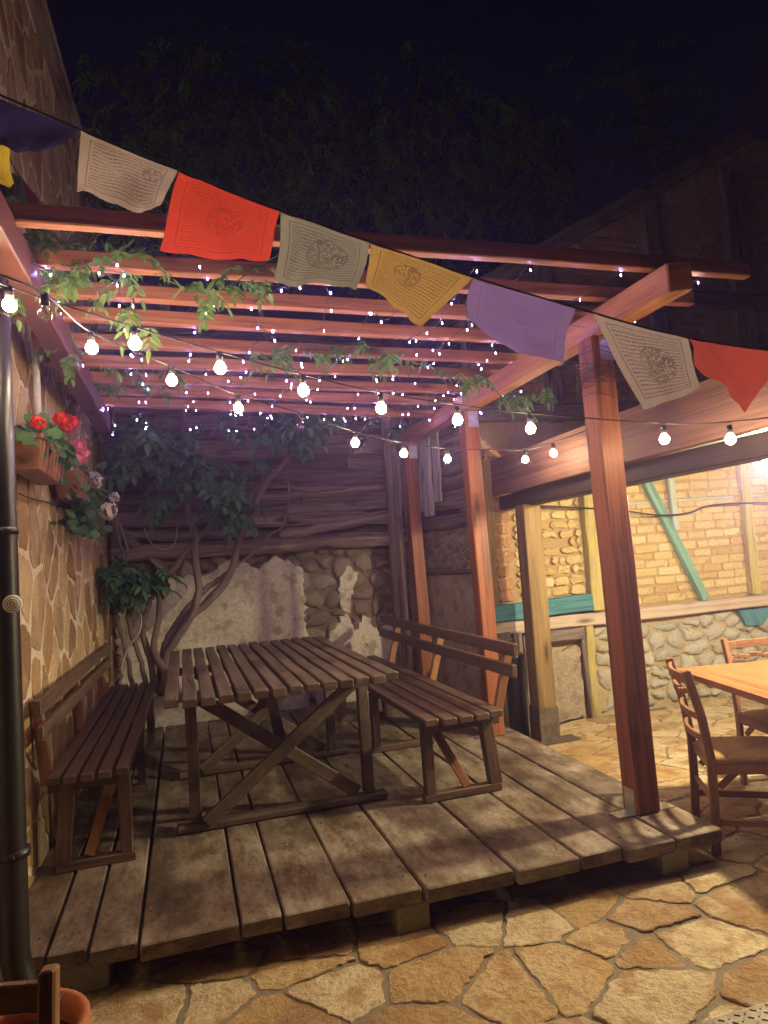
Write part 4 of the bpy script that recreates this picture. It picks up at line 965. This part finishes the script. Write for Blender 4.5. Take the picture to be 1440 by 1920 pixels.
def bl(u, v, x, yc, zt, r, cx=.11):
    p = pt(u, v, 0, x); b_ = Vector((wx(yc) + cx, yc, zt - .03)); return (p[0] - b_[0], p[1] - b_[1], p[2] - b_[2], r)
geranium('geranium with bright red flower heads at the front of the nearer planter', 3.45, 2.15, .14, 130, [bl(72, 792, -.55, 3.45, 2.15, .030), bl(112, 785, -.53, 3.45, 2.15, .034), bl(132, 792, -.52, 3.45, 2.15, .042), bl(125, 803, -.53, 3.45, 2.15, .028)], M['fred'], seed=1)
geranium('geranium with pink flower heads at the far end of the nearer planter', 3.78, 2.17, .13, 120, [bl(150, 838, -.50, 3.78, 2.17, .042), bl(156, 853, -.50, 3.78, 2.17, .040), bl(143, 860, -.50, 3.78, 2.17, .03)], M['fpink'], seed=2)
geranium('trailing geranium with white flower heads spilling over the farther planter', 4.75, 2.12, .28, 300, [bl(178, 900, -.53, 4.75, 2.12, .055), bl(203, 957, -.45, 4.75, 2.12, .06), bl(214, 932, -.42, 4.75, 2.12, .035), bl(196, 871, -.48, 4.75, 2.12, .018)], M['fwhite'], sag=.35, seed=3)

# ------------------------------------------------------------------ prayer flags
fl = thing('prayer_flag_string', 'string of printed cloth prayer flags sloping across the front of the pergola', 'flag string', (.6, 2.0, 2.6))
mb = MB(); rope = [(-30, 165), (150, 243), (330, 319), (526, 396), (695, 454), (886, 519), (1086, 579), (1290, 634), (1480, 662)]
mb.tube(curve([tuple(px(u, v, 2.0)) for u, v in rope], 8), .0035, 6); rel(mb.build('rope', M['ropec']), fl)
FD = [('navy', (-40, 168, 148, 244, 78, 282, -20, 268), (0.035, 0.03, 0.11), (0.01, 0.01, 0.03), .3, .010),
      ('grey', (150, 245, 332, 320, 300, 390, 145, 366), (0.50, 0.42, 0.34), (0.14, 0.09, 0.07), .85, .012),
      ('red', (336, 323, 525, 396, 503, 487, 298, 470), (0.80, 0.085, 0.035), (0.42, 0.04, 0.02), .8, .012),
      ('sage', (528, 398, 695, 455, 672, 540, 516, 522), (0.36, 0.37, 0.26), (0.10, 0.10, 0.07), .85, .014),
      ('yellow', (695, 456, 886, 520, 792, 612, 690, 530), (0.62, 0.42, 0.10), (0.20, 0.12, 0.04), .85, .012),
      ('purple', (886, 522, 1078, 580, 1048, 684, 868, 604), (0.34, 0.24, 0.52), (0.20, 0.13, 0.34), .55, .010),
      ('cream', (1112, 586, 1290, 636, 1305, 728, 1200, 768), (0.56, 0.49, 0.40), (0.14, 0.10, 0.08), .85, .014),
      ('coral', (1292, 636, 1470, 660, 1410, 772, 1308, 685), (0.62, 0.11, 0.07), (0.4, 0.06, 0.04), .15, .010)]
def flag(mb, q, amp, ph, yoff=0.0, y=2.0):
    a, b_, c_, d_ = [px(q[i], q[i + 1], y) for i in (0, 2, 4, 6)]; nx, ny = 26, 18; vs = []; uvs = []
    for j in range(ny + 1):
        t = j / ny
        for i in range(nx + 1):
            s_ = i / nx
            top = a.lerp(b_, s_); bot = d_.lerp(c_, s_)
            p = top.lerp(bot, t); sag = .010 * math.sin(math.pi * s_) * t
            wv = amp * t * (math.sin(s_ * 7 + ph + t * 1.5) + .5 * math.sin(s_ * 15 + ph * 2)) * 1.5 + .010 * math.sin(6 * (s_ + t * .8) + ph * 3) * (.3 + t) + .006 * math.exp(-((s_ - t * (.6 + .2 * math.sin(ph)) - .1) / .05) ** 2)
            pinch = .012 * (1 - t) * (1 - abs(2 * s_ - 1))
            p = p + Vector((math.sin(t * 5 + ph) * .003, wv + yoff, -sag + amp * .25 * t * math.sin(s_ * 9 + ph) - 0 * pinch + rnd.gauss(0, .0006) * (1 if j == ny else 0)))
            vs.append(p); uvs.append((s_, 1 - t))
    fs = []; uv = []
    for j in range(ny):
        for i in range(nx):
            f_ = (j * (nx + 1) + i, (j + 1) * (nx + 1) + i, (j + 1) * (nx + 1) + i + 1, j * (nx + 1) + i + 1); fs.append(f_); uv.append([uvs[k] for k in f_])
    mb.add(vs, fs, uv, 0, True); return vs, nx, ny
for i, (nm, q, base, ink, amt, amp) in enumerate(FD):
    mb = MB(); vs, nx, ny = flag(mb, q, amp, i * 1.7)
    if nm in ('grey', 'cream', 'red', 'purple'):   # frayed threads on the free edges
        for k in range(26):
            e = rnd.random(); side = 0 if rnd.random() < .7 else nx
            p = vs[int(e * ny) * (nx + 1) + side]; sx_ = -1 if side == 0 else 1
            mb.tube([p, p + Vector((sx_ * rnd.uniform(.002, .010), rnd.gauss(0, .003), -rnd.uniform(.002, .012))), p + Vector((sx_ * rnd.uniform(.004, .016), rnd.gauss(0, .005), -rnd.uniform(.008, .026)))], .0006, 3, cap=False, mi=1)
    fm_ = flagmat(nm + '_flag_cloth', base, ink, amt, motif=nm != 'coral', lines=(20, 17, 26, 22, 19, 25, 21, 20)[i], mc=((.5, .5, .1), (.78, .72, .10), (.52, .58, .17), (.55, .55, .22), (.42, .62, .15), (.5, .6, .12), (.55, .5, .2), (.5, .5, .1))[i])
    o = rel(mb.build('prayer_flag', [fm_, M['thread']]), fl); o['label'] = nm + ' printed cloth flag'
# a second string running away at the left
f2 = thing('prayer_flag_string', 'second flag string at the left edge with a yellow flag nearest', 'flag string', (-.5, 2.2, 2.5))
mb = MB(); ra = [tuple(px(-30, 240, 1.9)), tuple(px(5, 262, 2.2)), tuple(px(30, 320, 2.8)), tuple(px(90, 400, 3.2)), tuple(px(130, 430, 3.4))]; mb.tube(curve(ra, 5), .0025, 5); rel(mb.build('rope', M['ropec']), f2)
for nm, q, y, base in (('yellow', (-60, 250, 14, 266, 26, 342, -60, 330), 2.0, (.72, .55, .05)), ('green', (10, 320, 38, 330, 58, 380, 10, 378), 2.7, (.12, .16, .10)), ('faded red', (36, 328, 70, 372, 88, 432, 50, 380), 2.9, (.40, .06, .04))):
    mb = MB(); flag(mb, q, .008, 1.0, 0, y); o = rel(mb.build('prayer_flag', flagmat(nm.replace(' ', '_') + '_back_flag_cloth', base, tuple(x * .4 for x in base), .3)), f2); o['label'] = nm + ' cloth flag'

# ------------------------------------------------------------------ festoon lights
def festoon(label, ends, bulbs, group='festoon strings over the deck'):
    t = thing('festoon_string', label, 'string lights', tuple(px(*ends[0])), 0, group)
    cpts = []
    for e in ends[:1]: cpts.append(tuple(px(*e)))
    for (u, v, y, lit) in bulbs: cpts.append(tuple(px(u, v - 34 * 2.4 / y * (1.0 if lit else 1.0), y)))
    for e in ends[1:]: cpts.append(tuple(px(*e)))
    mb = MB(); mb.tube(curve(cpts, 6), .0035, 6); rel(mb.build('cable', M['cable']), t)
    for (u, v, y, lit) in bulbs:
        c_ = px(u, v, y); top = c_ + Vector((0, 0, .058))
        mb = MB(); mb.tube([tuple(top + Vector((0, 0, .006))), tuple(c_ + Vector((0, 0, .028)))], [.012, .014], 10); so = rel(mb.build('socket', M['black']), t)
        mb = MB(); r = .0225
        mb.lathe(tuple(c_), [(0.0005, -r), (r * .5, -r * .87), (r * .87, -r * .5), (r, 0), (r * .87, r * .5), (r * .55, r * .88), (.010, r * 1.15)], 14)
        bo = mb.build('bulb', M['bulb'] if lit else M['glass']); rel(bo, t)
        if not lit:
            bo['label'] = 'unlit clear bulb'
            mb = MB(); mb.tube([c_ + Vector((0, 0, .024)), c_ + Vector((.004, 0, 0)), c_ + Vector((-.004, 0, -.006)), c_ + Vector((0, 0, .022))], .0012, 4); rel(mb.build('filament', M['steel']), t)
A_b = [(18, 572, 2.42, 1), (253, 645, 2.60, 1), (413, 691, 2.66, 1), (569, 733, 2.72, 1), (715, 766, 2.76, 1), (858, 788, 2.8, 1), (995, 804, 2.82, 1), (1246, 824, 2.70, 1), (1370, 824, 2.45, 1)]
festoon('festoon string with round lit bulbs, nearer one crossing in front of the posts', [(-60, 500, 2.1), (1500, 775, 2.3)], A_b)
B_b = [(85, 590, 2.2, 0), (172, 653, 2.75, 1), (322, 714, 3.05, 1), (447, 766, 3.3, 1), (564, 798, 3.5, 0), (666, 831, 3.75, 1), (757, 851, 3.95, 1), (839, 861, 4.1, 1), (909, 862, 4.25, 0), (985, 862, 4.3, 1), (1038, 850, 4.0, 1)]
festoon('festoon string with smaller farther bulbs, two of them dark, ending at the big beam', [(-40, 500, 2.0), (1144, 790, 3.6)], B_b)

# ------------------------------------------------------------------ fairy light net
R8 = random.Random(5)
fn = thing('fairy_light_net', 'net of tiny cool white fairy lights hung under the pergola rafters', 'fairy lights', (.8, 3.9, 2.68))
wires = MB(); lights = []
nwire = 11
for k in range(nwire):
    x0 = -.42 + 2.75 * k / (nwire - 1) + R8.gauss(0, .03); y = 2.5 + R8.uniform(0, .1); pts = []; z = 2.66
    while y < 5.5:
        on = min(abs(y - (yl + (yr - yl) * (x0 + .5) / 2.6)) for yl, yr, _ in raf) < .08
        z = (2.672 if on else 2.62) + R8.gauss(0, .018)
        p = Vector((x0 + R8.gauss(0, .045), y, z)); pts.append(p); y += R8.choice((.07, .13, .18, .24)) + R8.uniform(0, .03)
        lights.append(p + Vector((R8.gauss(0, .012), 0, -.012)))
    wires.tube(curve(pts, 3), .0018, 4, cap=False)
p0 = Vector((2.10, 2.95, 2.4))
for k in range(26): # coil of spare wire on the near post
    a0 = R8.uniform(0, 6.28); zc = 2.36 + R8.gauss(0, .05); rr = R8.uniform(.085, .12)
    wires.tube([(2.10 + math.cos(a0 + t) * rr, 3.0 + math.sin(a0 + t) * rr, zc + .02 * math.sin(t * 2 + k)) for t in [i * .45 for i in range(10)]], .0016, 4, cap=False)
rel(wires.build('wire', M['cable']), fn)
lights.sort(key=lambda p: (p - Vector(CAMP)).length)
def led(mb, p): mb.tube([p + Vector((0, 0, .004)), p - Vector((0, 0, .001)), p - Vector((0, 0, .005))], [.0013, .0019, .0007], 6)
for p in lights[:100]:
    mb = MB(); led(mb, p); rel(mb.build('fairy_bulb', M['fairy']), fn)
mb = MB()
for p in lights[100:]: led(mb, p)
o = rel(mb.build('fairy_bulb', M['fairy']), fn); tag(o, kind='stuff')

# ------------------------------------------------------------------ dining furniture on the patio
def dchair(name, label, loc, rz, group, mat=None, seat=True):
    """local: faces +x, back at -x"""
    mat = mat or M['chair']; t = thing(name, label, 'chair', loc, rz, group); t.scale = (.97, .97, .95); w2 = .205
    bz = .90
    for s_ in (-1, 1):
        mb = MB()
        pts = [(-.22, s_ * w2, 0), (-.205, s_ * w2, .25), (-.20, s_ * w2, .46), (-.225, s_ * w2, .68), (-.275, s_ * w2, bz)]
        for a, b_ in zip(pts[:-1], pts[1:]):
            mb.board(a, (b_[0], b_[1], b_[2] + .004), .028, .042, up=(1, 0, 0), ch=.004)
        mb.build('back_leg', mat, t)
        mb = MB(); mb.board((.20, s_ * (w2 + .005), 0), (.20, s_ * (w2 + .005), .43), .036, .036, up=(1, 0, 0), ch=.004); mb.build('front_leg', mat, t)
        mb = MB(); mb.board((-.19, s_ * w2, .16), (.19, s_ * w2, .14), .018, .034, ch=.003); mb.board((-.19, s_ * w2, .415), (.19, s_ * w2, .415), .02, .05, ch=.003)
        mb.board((-.17, s_ * (w2 - .02), .32), (-.08, s_ * (w2 - .02), .40), .016, .03, ch=.002)
        mb.build('side_rail', mat, t)
    mb = MB()
    for x_ in (-.19, .20): mb.board((x_, -w2, .415), (x_, w2, .415), .02, .05, ch=.003)
    mb.build('seat_frame', mat, t)
    mb = MB(); mb.board((-.2, -w2, .25), (-.2, w2, .25), .018, .03, ch=.003); mb.build('stretcher', mat, t)
    def xb(z):
        for a, b_ in zip(pts[:-1], pts[1:]):
            if a[2] <= z <= b_[2]: return a[0] + (b_[0] - a[0]) * (z - a[2]) / (b_[2] - a[2])
        return pts[-1][0]
    for zz, h_ in ((.56, .035), (.67, .035), (.785, .026), (.86, .05)):
        mb = MB(); n = 10
        for k in range(n):
            a = -1 + 2 * k / n; c_ = -1 + 2 * (k + 1) / n; f_ = lambda q: -.035 * (1 - q * q)
            zo = (.008 * math.cos(3 * math.pi * (a + c_) / 2)) if zz == .785 else 0
            mb.board((xb(zz) + f_(a), a * w2, zz + zo), (xb(zz) + f_(c_), c_ * w2 + .002, zz + zo), .018, h_, ch=.003)
        mb.build('back_slat', mat, t)
    if seat:
        mb = MB(); n = 8; vs = []
        for j in range(n + 1):
            for i in range(n + 1):
                x_ = -1 + 2 * i / n; y_ = -1 + 2 * j / n; e = (1 - x_ ** 6) * (1 - y_ ** 6)
                vs.append((x_ * .215 + .005, y_ * .215, .442 + .035 * e ** .5))
        fs = [(j * (n + 1) + i, j * (n + 1) + i + 1, (j + 1) * (n + 1) + i + 1, (j + 1) * (n + 1) + i) for j in range(n) for i in range(n)]
        fs.append(tuple([i for i in range(n + 1)][::-1] + [j * (n + 1) for j in range(1, n + 1)] + [n * (n + 1) + i for i in range(1, n + 1)] + [j * (n + 1) + n for j in range(n - 1, 0, -1)]))
        mb.add(vs, fs, None, 0, True); mb.build('seat_cushion', M['seat'], t)
    return t
dchair('dining_chair', 'ladder-back wooden chair with a tan seat standing at the corner of the deck', (2.615, 2.86, 0), math.radians(-28), 'wooden dining chairs')
dchair('dining_chair', 'wooden chair seen only by its dark top rail beyond the dining table', (3.29, 3.20, 0), math.radians(-102), 'wooden dining chairs')
dchair('dining_chair', 'orange wooden chair at the bottom left corner, only a corner of its back showing', (-.462, 1.07, .0), math.radians(-93), 'wooden dining chairs', mat=M['chair'])
dt = thing('dining_table', 'varnished orange wooden table on a dark square pedestal at the right edge', 'table', (3.05, 2.95, 0), math.radians(-20))
mb = MB(); e1 = Vector((2.70, 3.42, 0)); e2 = Vector((2.50, 2.53, 0)); e3 = Vector((3.55, 2.30, 0)); e4 = Vector((3.75, 3.19, 0))
mb.slab([tuple(e + Vector((0, 0, .71))) for e in (e1, e2, e3, e4)][::-1], .032, (0, 0, 1)); rel(mb.build('tabletop', M['tabletop']), dt)
c0 = (e1 + e2 + e3 + e4) / 4
mb = MB(); mb.board((c0.x, c0.y, .04), (c0.x, c0.y, .708), .20, .20, up=(0, 1, 0), ch=.005); rel(mb.build('pedestal', M['darkwood']), dt)
mb = MB(); mb.board((c0.x - .26, c0.y, .022), (c0.x + .26, c0.y, .022), .10, .04, ch=.006); mb.board((c0.x, c0.y - .26, .0235), (c0.x, c0.y + .26, .0235), .10, .038, ch=.006); rel(mb.build('base', M['darkwood']), dt)

# terracotta pot bottom left
pot = thing('terracotta_pot', 'round terracotta plant pot on the paving in the bottom left corner', 'pot', (-.50, 2.18, 0))
mb = MB(); mb.lathe((0, 0, 0), [(.001, .0), (.12, .0), (.16, .20), (.165, .24), (.185, .242), (.188, .30), (.18, .305), (.165, .302), (.158, .25), (.155, .22)], 40); mb.build('pot_wall', M['terracotta'], pot)
mb = MB(); mb.lathe((0, 0, 0), [(.154, .232), (.1, .24), (.001, .243)], 24); mb.build('soil', M['soil'], pot)
mb = MB(); mb.tube([(.05, 0, .23), (.08, .02, .30), (.12, .03, .36)], .003, 5); mb.build('twig', M['vinebark'], pot)
# black bin behind the brown post
bn = thing('black_bin', 'small black cylinder standing in the dark behind the brown post', 'bin', (2.52, 5.10, 0))
mb = MB(); mb.lathe((0, 0, 0), [(.001, .0), (.075, .0), (.085, .62), (.09, .625), (.09, .65), (.08, .66), (.001, .665)], 24); mb.build('body', M['black'], bn)
# steel tread plate
sp = MB(); spo = pt(1440, 1920, 2, .0)
sp.slab([(1.42, 1.2, .018), (3.0, 1.2, .018), (3.0, 1.865, .018), (1.42, 1.86, .018)], .006, (0, 0, 1))
for j in range(34):
    for i in range(46):
        x_ = 1.44 + i * .03; y_ = 1.22 + j * .024
        if x_ > 2.9 or y_ > 1.845: continue
        a = .7 if (i + j) % 2 else -.7
        sp.board((x_ - .009 * math.cos(a), y_ - .009 * math.sin(a), .0255), (x_ + .009 * math.cos(a), y_ + .009 * math.sin(a), .0255), .005, .003, ch=.001)
spl = sp.build('steel_plate', M['shoe']); tag(spl, 'steel tread plate with raised bars at the bottom right corner of the paving', 'metal plate')
# cable strung across the brick wall
mb = MB(); mb.tube(curve([tuple(px(u, v, 5.27)) for u, v in ((960, 950), (1000, 948), (1100, 953), (1165, 957), (1235, 966), (1290, 962), (1330, 948), (1400, 943), (1480, 944))], 6), .008, 7)
o = mb.build('wall_cable', M['cable']); tag(o, 'dark cable sagging across the yellow brick wall', 'cable')
mb = MB(); R9 = random.Random(3)
mb.tube(curve([tuple(pt(u, v, 0, -.685)) for u, v in ((35, 925), (60, 935), (100, 945), (150, 965), (200, 1000))], 6), .004, 5)
o = mb.build('wall_cable', M['cable']); tag(o, 'thin dark wire crossing the stone wall below the planters', 'cable')
# litter on the deck and the patio
mb = MB()
for _ in range(70):
    if R9.random() < .55: p = Vector((R9.uniform(-.7, 2.2), R9.uniform(2.8, 6.2), DZ + .006))
    else: p = Vector((R9.uniform(2.4, 4.5), R9.uniform(2.6, 5.1), .024))
    a = R9.uniform(0, 6.28); leaflet(mb, p, Vector((math.cos(a), math.sin(a), .1)), Vector((R9.gauss(0, .3), R9.gauss(0, .3), 1)), R9.uniform(.012, .035), R9.uniform(.006, .016))
o = mb.build('fallen_leaves', M['dry']); tag(o, 'small dry leaves and petals scattered over deck and paving', 'leaf litter', kind='stuff')
# ------------------------------------------------------------------ patio lamp, and an unseen second one added for more light
GM = emat('lit_lamp_globe', (1.0, .84, .50), PATIO_W / .0254 * .6)
for lx, ly, lz, lab in ((3.134, 3.0, 1.917, 'bright hanging lamp at the right edge lighting the brick wall and the patio'), (5.5, 2.6, 2.0, 'unseen second lamp added for more light, hung farther along outside the frame')):
    pl = thing('patio_lamp', lab, 'lamp', (lx, ly, lz), 0, 'lamps under the patio roof')
    mb = MB(); mb.ball((0, 0, 0), .045, 16, 12); mb.build('globe', GM, pl)
    mb = MB(); mb.tube([(0, 0, .04), (0, 0, .10)], .025, 12); mb.build('socket', M['black'], pl)
    mb = MB(); mb.tube([(0, 0, .1), (0, 0, .27)], .004, 6); mb.build('cord', M['black'], pl)
# added violet haze volume standing in for lens glow around the bulbs
hb = MB(); box(hb, -26, 28, -20, 36, -1.5, 9.0)
m_, nt, b = new_mat('added_glow_haze'); nt.nodes.remove(b)
pv_ = N(nt, 'ShaderNodeVolumePrincipled'); pv_.inputs['Color'].default_value = (0.55, 0.42, 1.0, 1); pv_.inputs['Density'].default_value = HAZE
pv_.inputs['Anisotropy'].default_value = 0.75
L(nt, pv_.outputs[0], nt.nodes['Material Output'].inputs['Volume'])
try: m_.cycles.volume_sampling = 'MULTIPLE_IMPORTANCE'
except Exception: pass
hz = hb.build('haze', m_); tag(hz, kind='stuff')
print('objects', len(bpy.data.objects))
